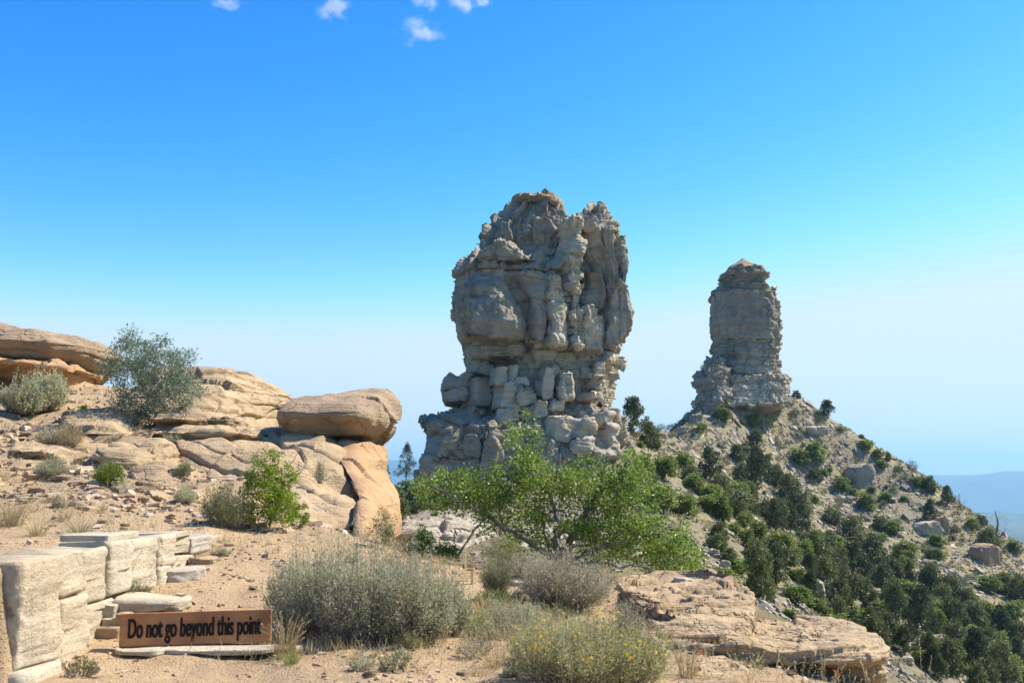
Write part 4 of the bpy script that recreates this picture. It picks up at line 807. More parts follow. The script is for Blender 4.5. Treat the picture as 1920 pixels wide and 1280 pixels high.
for it in range(900):
    px, py = rr.uniform(1190, 1915), rr.uniform(770, 1275)
    if used >= 170: break
    r = raycast(HGr, px, py, 22, 235, .8)
    if r is None: continue
    src = protoV[used % 4]; o = src if used < 4 else src.copy()
    if used >= 4: COL.objects.link(o)
    s = M(rr.uniform(9, 19), float(r[1])) / M(100, 10.3); g = hill_slope(np.array([r[0]]), np.array([r[1]]))[0]
    o.location = (r[0], r[1], r[2] - .05 * s); o.scale = (s, s * rr.uniform(.7, 1.3), s * rr.uniform(.45, .8))
    nv = Vector((-g[0], -g[1], 1)); qn = nv.to_track_quat('Z', 'Y'); o.rotation_euler = (qn @ Vector((0, 0, 1)).rotation_difference(Vector((0, 0, 1)))).to_euler()
    o.rotation_euler.rotate_axis('Z', rr.uniform(0, 6.3))
    later(o, 'pale loose rock', r); tag(o, None, 'rock', 'loose blocks on the scree slope'); used += 1
# ------------------------------------------------------------------ plants
def unit(v): return v / (np.linalg.norm(v, axis=-1, keepdims=True) + 1e-9)
def leaf_quads(C, D, L, Wd, rs, droop=0., mode='rhomb'):
    """C base points, D directions, L lengths, Wd widths -> verts, faces (one kite per leaf)"""
    n = len(C); D = unit(D + droop * np.array([0, 0, -1.])); R = unit(np.cross(D, unit(rs.normal(size=(n, 3)))))
    L = L[:, None]; Wd = Wd[:, None]; nrm = np.cross(R, D)
    V = np.stack([C, C + D * L * .5 + R * Wd * .5 + nrm * L * .06, C + D * L, C + D * L * .5 - R * Wd * .5 + nrm * L * .06], 1)
    return V.reshape(-1, 3), np.arange(4 * n).reshape(n, 4)
def leaves(name, C, D, L, Wd, mat, parent, rs, droop=0., origin=None, rnd=None):
    V, F = leaf_quads(C, D, L, Wd, rs, droop)
    r = rs.rand(len(C)) if rnd is None else rnd
    return build(name, V, F, MAT[mat], parent, origin if origin is not None else (parent.location if parent is not None else None), False, rnd=np.repeat(r, 4))
def tubes(paths, sides=5):
    """paths: list of (pts k x 3, radii k)"""
    VV, FF_ = [], []; base = 0
    for pts, rad in paths:
        pts = np.asarray(pts, float); k = len(pts); T = unit(np.gradient(pts, axis=0))
        up = np.array([.3, .2, 1.]) if abs(T[0] @ unit(np.array([.3, .2, 1.]))) < .9 else np.array([1., 0, 0])
        A = unit(np.cross(T, up)); B = np.cross(T, A); a = np.linspace(0, 2 * math.pi, sides, endpoint=False)
        ring = pts[:, None] + (A[:, None] * np.cos(a)[None, :, None] + B[:, None] * np.sin(a)[None, :, None]) * np.asarray(rad)[:, None, None]
        VV.append(ring.reshape(-1, 3)); i = base + np.arange(k * sides).reshape(k, sides); j = np.roll(i, -1, 1)
        FF_.append(np.stack([i[:-1], j[:-1], j[1:], i[1:]], -1).reshape(-1, 4)); base += k * sides
    return np.concatenate(VV), np.concatenate(FF_)
def grow(base, targets, rs, r0=.05, seeds=None, bend=.15, taper=.62, k=6):
    """join every target point to the nearest older branch with a bent twig; returns tube paths"""
    nodes, rad, paths = [np.array(base, float)], [r0], []
    if seeds:
        for pts, r_a, r_b in seeds:
            pts = np.asarray(pts, float); t = np.linspace(0, 1, 4 * len(pts)); s = np.linspace(0, 1, len(pts)); q = np.stack([np.interp(t, s, pts[:, c]) for c in range(3)], -1)
            q[1:] += rs.normal(0, .012 * np.linalg.norm(pts[-1] - pts[0]), q[1:].shape); rr_ = r_a + (r_b - r_a) * t; paths.append((q, rr_)); nodes += list(q[1:]); rad += list(rr_[1:])
    T = np.asarray(targets); T = T[np.argsort(np.linalg.norm(T - base, axis=1))]
    for t in T:
        Nn = np.array(nodes); d = np.linalg.norm(Nn - t, axis=1) + .5 * np.maximum(0, Nn[:, 2] - t[2]); i = int(np.argmin(d + .15 * np.linalg.norm(Nn - base, axis=1)))
        a = Nn[i]; L = np.linalg.norm(t - a); s = np.linspace(0, 1, k)[:, None]; mid = rs.normal(0, bend * L, 3) + (0, 0, .12 * L)
        q = a + (t - a) * s + mid * (4 * s * (1 - s)) * .5 + rs.normal(0, .03 * L, (k, 3)) * (s > 0) * (s < 1)
        ra = min(rad[i] * taper, r0 * .7); rr_ = np.linspace(ra, max(ra * .35, r0 * .05), k); paths.append((q, rr_)); nodes += list(q[1:]); rad += list(rr_[1:])
    return paths
def clump_leaves(cent, rad, n_each, L, rs, up=.4, asp=.5, hollow=.0):
    """leaves around clump centres: positions, directions, lengths, widths"""
    n = len(cent) * n_each; c = np.repeat(cent, n_each, 0); r = np.repeat(np.broadcast_to(rad, (len(cent),)), n_each)
    d = unit(rs.normal(size=(n, 3))); rr_ = (hollow + (1 - hollow) * rs.rand(n) ** .6)
    p = c + d * (rr_ * r)[:, None] * (1, 1, .8); D = unit(d + (0, 0, up) + .7 * rs.normal(size=(n, 3)))
    l = L * (.6 + .8 * rs.rand(n)); return p, D, l, l * asp
def foot(px, py, d0=5.5, d1=27, H='f'):
    r = fhit(px, py) if H == 'f' else hhit(px, py)
    return r
def dome_points(c, rx, ry, rz, n, rs, lo=.25, zmin=.0):
    out = []
    while len(out) < n:
        p = rs.normal(size=3); p /= np.linalg.norm(p); p *= lo + (1 - lo) * rs.rand() ** .5
        if p[2] > zmin: out.append(p)
    return np.array(out) * (rx, ry, rz) + c
def woody_bush(name, px, py, w, h, mat, label, cat='shrub', nc=60, ne=60, L=.04, asp=.45, rs=None, branch='bark', r0=.03, cr=.16, lo=.3, zf=.25, up=.4, depth=.8, zmin=-.1, group=None, d=None, fan=.55, seeds=None):
    """shrub whose foot stands at photo pixel (px, py); w, h in photo pixels"""
    rs = rs or np.random.RandomState(abs(hash((px, py))) % 1000 if False else int(px * 7 + py) % 9973)
    b = foot(px, py) if d is None else P(px, py, d); W_, H_ = M(w, b[1]) / 2, M(h, b[1])
    o = empty(name, b, label, cat, group)
    cent = dome_points(b + (0, 0, H_ * zf), W_ * .88, W_ * .88 * depth, H_ * (1 - zf) * .93, nc, rs, lo, zmin)
    cent = cent[cent[:, 2] > b[2] + .04]
    pth = grow(b, cent, rs, r0, seeds)
    V, F = tubes(pth); build('branches', V, F, MAT[branch], o, b)
    p, D, l, w_ = clump_leaves(cent, W_ * cr * (.7 + .6 * rs.rand(len(cent))), ne, L, rs, up, asp)
    leaves('foliage', p, D, l, w_, mat, o, rs)
    return o
def sage_bush(name, px, py, w, h, mat, label, cat='shrub', ns=260, nl=26, L=.028, asp=.28, d=None, flower=None, lean=0., stem='twig', rs=None, spread=.9, group=None, depth=.8, thick=.0025, base=.3, jag=.2, p0=.35):
    """bush of many upright fanned stems with small narrow leaves along them"""
    rs = rs or np.random.RandomState(int(px * 3 + py) % 9973)
    b = foot(px, py) if d is None else P(px, py, d); W_, H_ = M(w, b[1]) / 2, M(h, b[1]); o = empty(name, b, label, cat, group)
    a = rs.uniform(0, 2 * math.pi, ns); r = rs.rand(ns) ** .5; ex, ey = np.cos(a) * r, np.sin(a) * r
    tip = np.stack([ex * W_, ey * W_ * depth, H_ * np.sqrt(np.clip(1 - (r * spread) ** 2, .03, 1)) * (1 + jag * rs.normal(size=ns)) * (.72 + .28 * rs.rand(ns)) * (1 + .28 * gnoise(np.stack([ex * 2.6 + b[0], ey * 2.6, 0 * a], -1)))], -1)
    st = np.stack([ex * W_ * base, ey * W_ * base * depth, 0 * a - .01], -1)
    if d is None: # settle stem feet on the ground
        st[:, 2] += FG.z(st[:, 0] + b[0], st[:, 1] + b[1]) - b[2]; tip[:, 2] += .4 * (FG.z(tip[:, 0] + b[0], tip[:, 1] + b[1]) - b[2])
    ctl = st * .45 + tip * .55 + np.stack([ex * W_ * .12, ey * W_ * .12, 0 * a - H_ * .03], -1)
    t = np.linspace(0, 1, 5)[None, :, None]; Q = (1 - t) ** 2 * st[:, None] + 2 * t * (1 - t) * ctl[:, None] + t * t * tip[:, None] + rs.normal(0, .012 * H_, (ns, 5, 3)) * (t > 0)
    V, F = tubes([(q, np.linspace(thick, thick * .4, 5)) for q in Q], 3); build('stems', V + b, F, MAT[stem], o, b)
    tt = p0 + (1 - p0) * rs.rand(ns, nl) ** .8; tt[:, 0] = 1; T = tt[..., None]
    C = (1 - T) ** 2 * st[:, None] + 2 * T * (1 - T) * ctl[:, None] + T * T * tip[:, None] + rs.normal(0, .028 * H_ + .004, (ns, nl, 3)) * (.3 + T)
    dirv = unit(tip - st)[:, None] + .65 * rs.normal(size=(ns, nl, 3)); l = L * (.6 + .8 * rs.rand(ns, nl))
    sc = np.repeat(rs.rand(ns)[:, None], nl, 1) * .6 + .4 * rs.rand(ns, nl)
    leaves('foliage', C.reshape(-1, 3) + b, dirv.reshape(-1, 3), l.ravel(), l.ravel() * asp, mat, o, rs, rnd=sc.ravel())
    if flower:
        mat_f, nf, sz = flower; k = rs.choice(ns, nf); c = tip[k] + b + rs.normal(0, .01, (nf, 3)) + (0, 0, .012); c = np.repeat(c, 7, 0)
        dd = unit(rs.normal(size=(nf * 7, 3)) + (0, -.2, .5)); leaves('flowers', c, dd, np.full(nf * 7, sz), np.full(nf * 7, sz * .7), mat_f, o, rs)
    return o
def grass(name, px, py, w, h, mat, label, n=90, bw=.004, cat='grass', d=None, curl=.35, rs=None, kind=None, seeds=0, group=None, depth=1., H='f', part=None):
    rs = rs or np.random.RandomState(int(px * 5 + py * 3) % 9973)
    b = (fhit(px, py) if H == 'f' else hhit(px, py)) if d is None else P(px, py, d); W_, H_ = M(w, b[1]) / 2, M(h, b[1])
    a = rs.uniform(0, 2 * math.pi, n); r = rs.rand(n) ** .6; root = np.stack([np.cos(a) * r * W_ * .35, np.sin(a) * r * W_ * .35 * depth, 0 * a], -1)
    if d is None and H == 'f': root[:, 2] = FG.z(root[:, 0] + b[0], root[:, 1] + b[1]) - b[2] - .005
    hh = H_ * (.45 + .55 * rs.rand(n)); out = np.stack([np.cos(a) * W_ * (r + .1) * .75, np.sin(a) * W_ * (r + .1) * .75 * depth, 0 * a], -1) + rs.normal(0, W_ * .12, (n, 3)) * (1, 1, 0)
    k = 5; t = np.linspace(0, 1, k)[None, :, None]; Q = root[:, None] + out[:, None] * t ** 1.8 + np.array([0, 0, 1.]) * (hh[:, None, None] * (t - curl * .5 * t ** 3 * (.4 + rs.rand(n, 1, 1))))
    side = unit(np.stack([-np.sin(a + rs.normal(0, 1.2, n)), np.cos(a + rs.normal(0, 1.2, n)), 0 * a], -1))[:, None]; wd = bw * (1 - t * .85) * (.7 + .6 * rs.rand(n, 1, 1))
    V = np.stack([Q - side * wd * .5, Q + side * wd * .5], 2).reshape(n, k * 2, 3); f = np.array([(2 * i, 2 * i + 1, 2 * i + 3, 2 * i + 2) for i in range(k - 1)])
    F = (f[None] + (2 * k) * np.arange(n)[:, None, None]).reshape(-1, 4)
    V = V.reshape(-1, 3); rnd = np.repeat(rs.rand(n), 2 * k)
    if seeds:
        ids = rs.choice(n, min(seeds, n), False); c = np.concatenate([Q[ids, -1] - (Q[ids, -1] - Q[ids, -2]) * s for s in np.linspace(0, 1.2, 9)]); m = len(c)
        v2, f2 = leaf_quads(c, unit(rs.normal(size=(m, 3)) * .5 + (0, 0, 1)), np.full(m, bw * 3.2), np.full(m, bw * 1.5), rs)
        F = np.concatenate([F, f2 + len(V)]); V = np.concatenate([V, v2]); rnd = np.r_[rnd, np.full(len(v2), .9)]
    o = build(name, V + b, F, MAT[mat], None, b, False, rnd=rnd); return tag(o, label, cat, group, kind)

# big oak in the middle: limbs drawn from the photo's branches, crown of leaf clumps
def oak():
    rs = np.random.RandomState(77); d = 13.6; b = P(1050, 1062, d)
    o = empty('scrub_oak_tree', b, 'wide spreading bright green scrub oak with gnarled dark limbs, in front of the great tower', 'oak tree')
    lim = [([(1048, 1062, 0), (1042, 1020, -.1), (1050, 975, -.2), (1030, 930, .0), (1010, 890, .1), (985, 850, .2)], .055, .018), ([(1052, 1060, 0), (1075, 1010, .1), (1095, 965, .1), (1115, 930, .2), (1128, 895, .1), (1135, 880, 0)], .06, .022),
           ([(1115, 930, .2), (1150, 905, .0), (1165, 885, -.1), (1178, 862, -.2)], .024, .012), ([(1040, 1055, 0), (1020, 1000, .3), (1018, 955, .3)], .03, .012), ([(1045, 1050, 0), (985, 1010, -.3), (940, 985, -.5), (915, 965, -.5), (895, 955, -.5)], .045, .016),
           ([(915, 965, -.5), (870, 945, -.6), (830, 920, -.6), (795, 905, -.6)], .018, .008), ([(1060, 1055, 0), (1120, 1030, -.3), (1180, 1010, -.4), (1230, 1000, -.4), (1265, 985, -.3)], .035, .010), ([(1055, 1058, 0), (1110, 1055, -.6), (1180, 1060, -.8), (1240, 1075, -.9)], .03, .01),
           ([(1128, 895, .1), (1105, 870, .3), (1085, 850, .3)], .02, .009), ([(985, 850, .2), (975, 815, .2), (980, 785, .2)], .014, .006), ([(1030, 930, 0), (1045, 890, -.3), (1050, 850, -.3)], .018, .008), ([(860, 1040, -.4), (885, 1000, -.5), (915, 965, -.5)], .016, .012)]
    seeds = [([P(x, y, d + e) for x, y, e in pts], a, c) for pts, a, c in lim]
    ell = [(830, 915, 68, 36, 34), (900, 905, 40, 28, 12), (880, 948, 60, 22, 14), (985, 820, 30, 42, 12), (985, 884, 60, 32, 26), (950, 915, 50, 30, 20), (1050, 900, 60, 32, 20), (1100, 895, 50, 32, 16), (1062, 925, 66, 28, 12), (1165, 880, 42, 36, 18), (1180, 925, 50, 40, 24), (1150, 950, 50, 24, 12),
           (1200, 975, 56, 34, 24), (1150, 1000, 50, 26, 10), (1240, 1010, 52, 32, 22), (1265, 1045, 48, 34, 26), (1190, 1035, 60, 26, 12), (1250, 1085, 50, 18, 12), (940, 985, 40, 22, 7), (1000, 960, 50, 20, 8), (1110, 1040, 50, 18, 7), (975, 1030, 40, 16, 6), (1060, 965, 60, 26, 12), (1000, 1005, 46, 22, 8), (1100, 1005, 60, 26, 12), (1060, 900, 40, 24, 10), (920, 950, 40, 24, 8), (1200, 1000, 60, 36, 16), (1280, 1080, 34, 18, 8), (880, 900, 20, 16, 5), (1290, 1040, 22, 30, 8), (1130, 985, 50, 20, 8)]
    C = []
    for x, y, rx, ry, n in ell:
        for i in range(n):
            a, r = rs.uniform(0, 6.28), rs.rand() ** .5; C.append(P(x + rx * r * math.cos(a), y + ry * r * math.sin(a), d + rs.uniform(-.75, .75)))
    C = np.array(C)
    extra = np.array([P(rs.uniform(880, 1270), rs.uniform(960, 1075), d + rs.uniform(-.6, .5)) for _ in range(110)])   # bare twigs below the crown
    V, F = tubes(grow(b, np.r_[C, extra], rs, .06, seeds, bend=.22, taper=.5), 5); build('branches', V, F, MAT['bark'], o, b)
    p, D, l, w = clump_leaves(C, .11 + .07 * rs.rand(len(C)), 76, .046, rs, .35, .55); leaves('foliage', p, D, l, w, 'oak', o, rs)
    return o
oak()
# tall silver-leaved shrub on the left skyline
def silver():
    rs = np.random.RandomState(5); d = 20.2; b = P(285, 800, d); o = empty('silver_leaved_shrub', b, 'tall open shrub with small silvery green leaves, standing above the left ledges', 'shrub')
    ell = [(245, 640, 14, 26, 10), (262, 665, 26, 22, 12), (232, 690, 40, 26, 18), (300, 660, 26, 24, 14), (290, 700, 50, 32, 40), (330, 700, 26, 34, 20), (262, 740, 50, 32, 36), (320, 750, 42, 34, 30), (360, 735, 20, 20, 8), (210, 700, 26, 20, 9), (285, 780, 46, 22, 20), (225, 660, 10, 30, 6), (345, 672, 12, 14, 5)]
    C = np.array([P(x + rx * math.cos(a) * r, y + ry * math.sin(a) * r, d + rs.uniform(-.6, .6)) for x, y, rx, ry, n in ell for a, r in [(rs.uniform(0, 6.28), rs.rand() ** .5) for _ in range(n)]])
    V, F = tubes(grow(b, C, rs, .03, None, bend=.12), 4); build('branches', V, F, MAT['bark'], o, b)
    p, D, l, w = clump_leaves(C, .16 + .08 * rs.rand(len(C)), 75, .052, rs, .5, .42); leaves('foliage', p, D, l, w, 'silver', o, rs)
silver()
woody_bush('lime_bush', 505, 992, 130, 150, 'lime', 'bright yellow-green leafy bush at the foot of the tan rock face', nc=120, ne=75, L=.034, r0=.025, cr=.2, zf=.3, zmin=-.3, lo=.2)
woody_bush('lime_sprig', 560, 988, 50, 46, 'lime', 'low yellow-green side shoot right of the bright leafy bush', nc=16, ne=50, L=.03, r0=.01, cr=.22)
sage_bush('dark_shrub', 425, 988, 100, 76, 'olive', 'dark twiggy grey-green shrub pressed against the left of the bright leafy bush', ns=260, nl=24, L=.03)
sage_bush('small_sage', 345, 945, 44, 30, 'sage', 'small grey sage tuft left of the dark twiggy shrub', ns=120, nl=18, L=.026)
sage_bush('sagebrush', 45, 778, 92, 56, 'sage', 'dusty low sagebush at the left edge, lower of the pair under the orange rock', ns=380, nl=30, L=.05, asp=.4, spread=.8)
sage_bush('sagebrush', 82, 772, 84, 70, 'sage', 'round pale silvery sagebush under the orange rock', ns=420, nl=30, L=.05, asp=.4, spread=.85)
woody_bush('green_sprig', 153, 800, 24, 50, 'lime', 'slim bright green sprig between the round sagebush and the tall shrub', nc=16, ne=40, L=.05, r0=.012, cr=.4)
big = [(560, 1165, 130, 108), (650, 1192, 180, 140), (755, 1200, 170, 138), (835, 1185, 110, 90)]
# the great sagebush: one thing with several crowns
def great_sage():
    rs = np.random.RandomState(8); first = None
    b0 = foot(680, 1195); o = empty('great_sagebush', b0, 'big spreading grey-green sagebush right of the wooden sign', 'shrub')
    for px, py, w, h, ns in [(545, 1160, 100, 96, 260), (590, 1185, 150, 124, 420), (680, 1200, 190, 146, 560), (770, 1202, 170, 136, 460), (835, 1190, 100, 96, 240), (630, 1160, 150, 110, 260), (730, 1165, 150, 105, 260)]:
        q = sage_bush('crown', px, py, w, h, 'sage', None, None, ns=int(ns * .78), nl=26, L=.026, asp=.3, base=.45, thick=.003, spread=.86, jag=.30, rs=np.random.RandomState(px), p0=.42)
        loc = Vector(q.location)
        for ch in list(q.children): ch.parent = o; ch.location = loc - Vector(o.location)
        bpy.data.objects.remove(q)
great_sage()
sage_bush('grey_shrub', 1060, 1135, 180, 98, 'grey_sage', 'pale grey dry shrub in front of the oak trunk', ns=560, nl=26, L=.026, asp=.3, thick=.002, base=.35, p0=.2)
sage_bush('grey_shrub', 985, 1082, 70, 40, 'grey_sage', 'low rusty grey shrub left of the pale dry shrub, under the oak', ns=160, nl=18, L=.024)
sage_bush('flowering_shrub', 1110, 1285, 300, 108, 'rabbit', 'yellow-flowered low shrub at the bottom edge right of centre', ns=900, nl=22, L=.024, asp=.3, base=.6, flower=('flower', 130, .016), spread=.75)
sage_bush('flowering_shrub', 1020, 1240, 120, 60, 'rabbit', 'grey-green tuft with a few yellow flowers, left shoulder of the flowering shrub', ns=220, nl=22, L=.022, asp=.3, base=.6, flower=('flower', 14, .014))
sage_bush('flowering_shrub', 1190, 1262, 110, 60, 'rabbit', 'small yellow-flowered tuft against the lowest pale slab', ns=220, nl=22, L=.022, asp=.3, base=.6, flower=('flower', 30, .015))
sage_bush('grey_tuft', 1180, 1202, 64, 62, 'grey_sage', 'thin grey upright tuft between the flowering shrub and the broad slab', ns=150, nl=14, L=.03, asp=.14)
sage_bush('brown_tussock', 932, 1122, 66, 66, 'olive', 'dark brown tussock with green tips behind the small green mat', ns=260, nl=12, L=.045, asp=.08, spread=.6)
sage_bush('green_mat', 932, 1140, 90, 30, 'green_grass', 'small vivid green mat of herbs in front of the brown tussock', ns=200, nl=16, L=.022, base=.8)
sage_bush('grey_herbs', 960, 1185, 150, 50, 'sage', 'loose grey-green herbs between the great sagebush and the flowering shrub', ns=230, nl=16, L=.022, base=.8)
woody_bush('willowy_bush', 712, 1028, 64, 66, 'olive', 'wispy light green bush at the base of the orange rock pillar', nc=34, ne=40, L=.04, asp=.2, r0=.01, cr=.3)
woody_bush('small_bush', 790, 1022, 52, 56, 'oak', 'small round yellow-green bush in front of the grey ledge', nc=30, ne=50, L=.04, r0=.012, cr=.3)
woody_bush('small_bush', 832, 1046, 50, 40, 'oak', 'low green seedling bush left of the oak trunk', nc=16, ne=40, L=.05, r0=.01, cr=.34)
woody_bush('small_bush', 945, 1040, 84, 60, 'olive', 'drab olive bush under the left side of the oak', nc=40, ne=50, L=.035, asp=.25, r0=.012, cr=.3)
sage_bush('ledge_shrub', 512, 812, 60, 50, 'olive', 'olive twiggy shrub growing in the cleft left of the perched boulder', ns=180, nl=20, L=.045, asp=.3)
sage_bush('slope_tuft', 130, 836, 52, 44, 'straw', 'straw-coloured tussock on the left slope above the yellowish slab', ns=150, nl=12, L=.07, asp=.07)
sage_bush('slope_tuft', 92, 834, 64, 32, 'grey_sage', 'grey-brown low tuft left of the straw tussock', ns=170, nl=14, L=.04)
sage_bush('slope_tuft', 205, 908, 60, 40, 'lime', 'yellow-green cushion on the stony slope below the yellowish slab', ns=220, nl=20, L=.03)
sage_bush('slope_tuft', 96, 892, 62, 30, 'sage', 'grey-green cushion on the left slope under the yellowish slab', ns=160, nl=16, L=.03)
sage_bush('slope_tuft', 600, 905, 26, 42, 'sage', 'small grey plant rooted in the tan rock face', ns=60, nl=14, L=.03, d=16.5)
sage_bush('slope_tuft', 325, 832, 44, 18, 'sage', 'tiny grey tuft beside the leaning flake of rock', ns=80, nl=14, L=.03)
sage_bush('slope_tuft', 235, 1122, 90, 34, 'olive', 'green-tinged tuft at the foot of the low wall', ns=150, nl=14, L=.03, asp=.15)
sage_bush('slope_tuft', 345, 888, 34, 20, 'olive', 'small olive tuft right of the wedge-shaped boulder', ns=80, nl=14, L=.03)
gr = [(20, 985, 110, 70, 'straw', 'tall golden grass at the left edge behind the low wall', 240), (70, 1004, 80, 50, 'straw', 'golden grass tuft on top of the low wall', 150), (150, 1004, 100, 40, 'olive', 'dull green grass behind the middle of the low wall', 140), (190, 962, 46, 34, 'straw', 'small straw tuft on the sand behind the wall', 70), (120, 975, 60, 34, 'straw', 'straw tuft behind the golden grass of the wall', 80),
 (225, 1105, 76, 120, 'straw', 'tall thin russet grass growing at the foot of the low wall', 70), (268, 1098, 60, 60, 'straw', 'bent dry grass beside the russet grass', 60), (150, 868, 44, 36, 'straw', 'yellow grass hanging over the yellowish slab', 70), (262, 888, 60, 34, 'straw', 'dry grass in front of the squarish slab', 80), (345, 925, 50, 44, 'straw', 'dry grass below the wedge-shaped boulder', 70),
 (535, 1232, 90, 100, 'straw', 'pale dry grass at the right end of the wooden sign', 90), (545, 1245, 70, 36, 'green_grass', 'short yellowish grass at the bottom right corner of the sign', 90), (885, 1095, 16, 200, 'straw', 'tall pale seed stalks standing left of the oak trunk', 10), (873, 1090, 30, 150, 'straw', 'second bunch of tall seed stalks left of the oak trunk', 10), (905, 1160, 60, 60, 'straw', 'short straw between the great sagebush and the brown tussock', 70),
 (735, 1055, 90, 60, 'straw', 'dry grass at the foot of the orange pillar', 90), (800, 1075, 100, 50, 'straw', 'dry grass on the brow of the sand left of the oak', 90), (1125, 1120, 30, 130, 'straw', 'thin tall stalks right of the pale dry shrub', 14), (1210, 1160, 60, 60, 'straw', 'sparse straw on the broad slab', 40), (1285, 1150, 50, 60, 'straw', 'thin golden straw on the middle of the broad slab', 40),
 (1290, 1270, 90, 90, 'straw', 'dry straw in front of the left end of the layered ledge', 70), (1400, 1290, 110, 80, 'straw', 'bent bleached stalks in front of the layered ledge', 50), (1250, 1200, 60, 40, 'straw', 'short straw left of the layered ledge', 40), (620, 1210, 110, 40, 'straw', 'dead grass under the great sagebush', 110), (780, 1212, 120, 36, 'straw', 'dead grass along the right foot of the great sagebush', 110), (930, 1250, 130, 50, 'straw', 'bleached grass left of the flowering shrub', 90), (890, 1195, 60, 70, 'green_grass', 'green-gold grass right of the great sagebush', 80), (1000, 1120, 60, 30, 'straw', 'dry grass beside the pale pinkish stone', 60), (40, 905, 80, 26, 'straw', 'thin dry grass on the left slope', 60), (230, 930, 60, 22, 'straw', 'faint dry grass on the middle of the left slope', 50), (420, 1015, 60, 26, 'straw', 'sparse grass on the sand below the bright leafy bush', 40), (655, 1040, 70, 30, 'straw', 'sparse grass on the brow below the rock face', 50)]
for x, y, w, h, m_, lb, n_ in gr:
    if fhit(x, y) is None: continue
    grass('grass_tuft', x, y, w, h, m_, lb, n=n_, bw=.0045 if h < 100 else .0055, seeds=n_ // 3 if h > 55 else 0)
# stalks rising from below the picture in front of the ledge
for k, (x, y, w, h, n_) in enumerate([(1450, 1330, 70, 130, 12), (1550, 1340, 80, 140, 12), (1640, 1340, 60, 140, 10), (1500, 1330, 60, 110, 10), (1330, 1320, 60, 120, 14), (1590, 1335, 60, 90, 10), (1735, 1360, 50, 170, 5)]):
    grass('seed_stalks', x, y, w, h, 'straw', ['tall stalks before the middle of the layered ledge', 'pale stalks before the right part of the layered ledge', 'stalks before the right end of the layered ledge', 'thin stalks left of the middle of the layered ledge', 'stalks with red tips before the left of the layered ledge', 'leaning stalks before the right part of the layered ledge', 'lone seed stalk right of the layered ledge, nearest the corner'][k], n=n_, bw=.006, seeds=n_, d=7.4)
c = P([1312, 1568], [1225, 1262], 7.6); rs = np.random.RandomState(4)
for k, cc in enumerate(c): tag(leaves('red_flower', np.repeat(cc[None], 14, 0), rs.normal(size=(14, 3)) + (0, 0, 1.2), np.full(14, .03), np.full(14, .012), 'red_flower', None, rs, origin=cc), ['red paintbrush flower head before the left part of the layered ledge', 'tiny red flower head before the right part of the layered ledge'][k], 'flower')
woody_bush('ledge_sprig', 1425, 1292, 40, 60, 'olive', 'small leafy sprig in front of the layered ledge', nc=12, ne=30, L=.03, r0=.006, cr=.3, d=8.2)
woody_bush('bare_shrub', 1395, 1290, 90, 90, 'straw', 'bare bleached twigs in front of the layered ledge', nc=50, ne=1, L=.02, r0=.01, cr=.1, d=8.1, branch='twig')
woody_bush('bare_shrub', 548, 868, 30, 110, 'straw', 'two bare upright twigs in front of the perched boulder', nc=9, ne=1, L=.02, r0=.012, cr=.1, d=15.8)
woody_bush('bare_shrub', 168, 775, 40, 80, 'straw', 'bare pale twigs left of the tall silver-leaved shrub', nc=16, ne=2, L=.03, r0=.014, cr=.1, branch='twig', d=20.5)
woody_bush('bare_shrub', 1165, 1085, 110, 70, 'olive', 'tangle of grey twigs under the right side of the oak', nc=70, ne=3, L=.03, r0=.012, cr=.1, branch='bark')
# flat pieces of sandstone lying about the left slope and the brow
rw = random.Random(3); nw = 0; PV = []
where_f = lambda px, py: ('left of the wedge-shaped boulder' if px < 300 else 'between the wedge-shaped boulder and the lime bush') if py < 960 else ('on the sand right of the low wall' if px < 520 else 'on the brow left of the oak')
for it in range(900):
    if nw >= 46: break
    px, py = rw.uniform(10, 900), rw.uniform(800, 1110)
    if (py > 1000 and (px < 420 or 500 < px < 860)) or (420 < px < 760 and py < 1000): continue
    r = fhit(px, py)
    if r is None or r[1] > 23: continue
    w = M(rw.uniform(10, 30) * (1 if py < 960 else .6), r[1])
    o = box_stone('flat_rock', -w / 2, w / 2, -w * .4, w * .4, -w * .1, w * .12, rw.choice(['tan_rock', 'brown_rock', 'tan_rock']), nw, None, nt=26, nr=12, nexp=rw.uniform(2.2, 4), amp=.05 * w) if nw < 10 else PV[nw % 10].copy()
    if nw < 10: PV.append(o)
    else: COL.objects.link(o); s_ = w / PV[nw % 10]['w_']; o.scale = (s_, s_, s_)
    if nw < 10: o['w_'] = w
    o.location = (r[0], r[1], r[2] + .02 * w); o.rotation_euler = (rw.uniform(-.15, .15), rw.uniform(-.12, .12), rw.uniform(0, 6.28))
    later(o, 'flat piece of sandstone', r, LAND2); tag(o, None, 'rock', 'flat rock pieces on the left ground'); nw += 1
for o in COL.objects:
    if 'w_' in o: del o['w_']
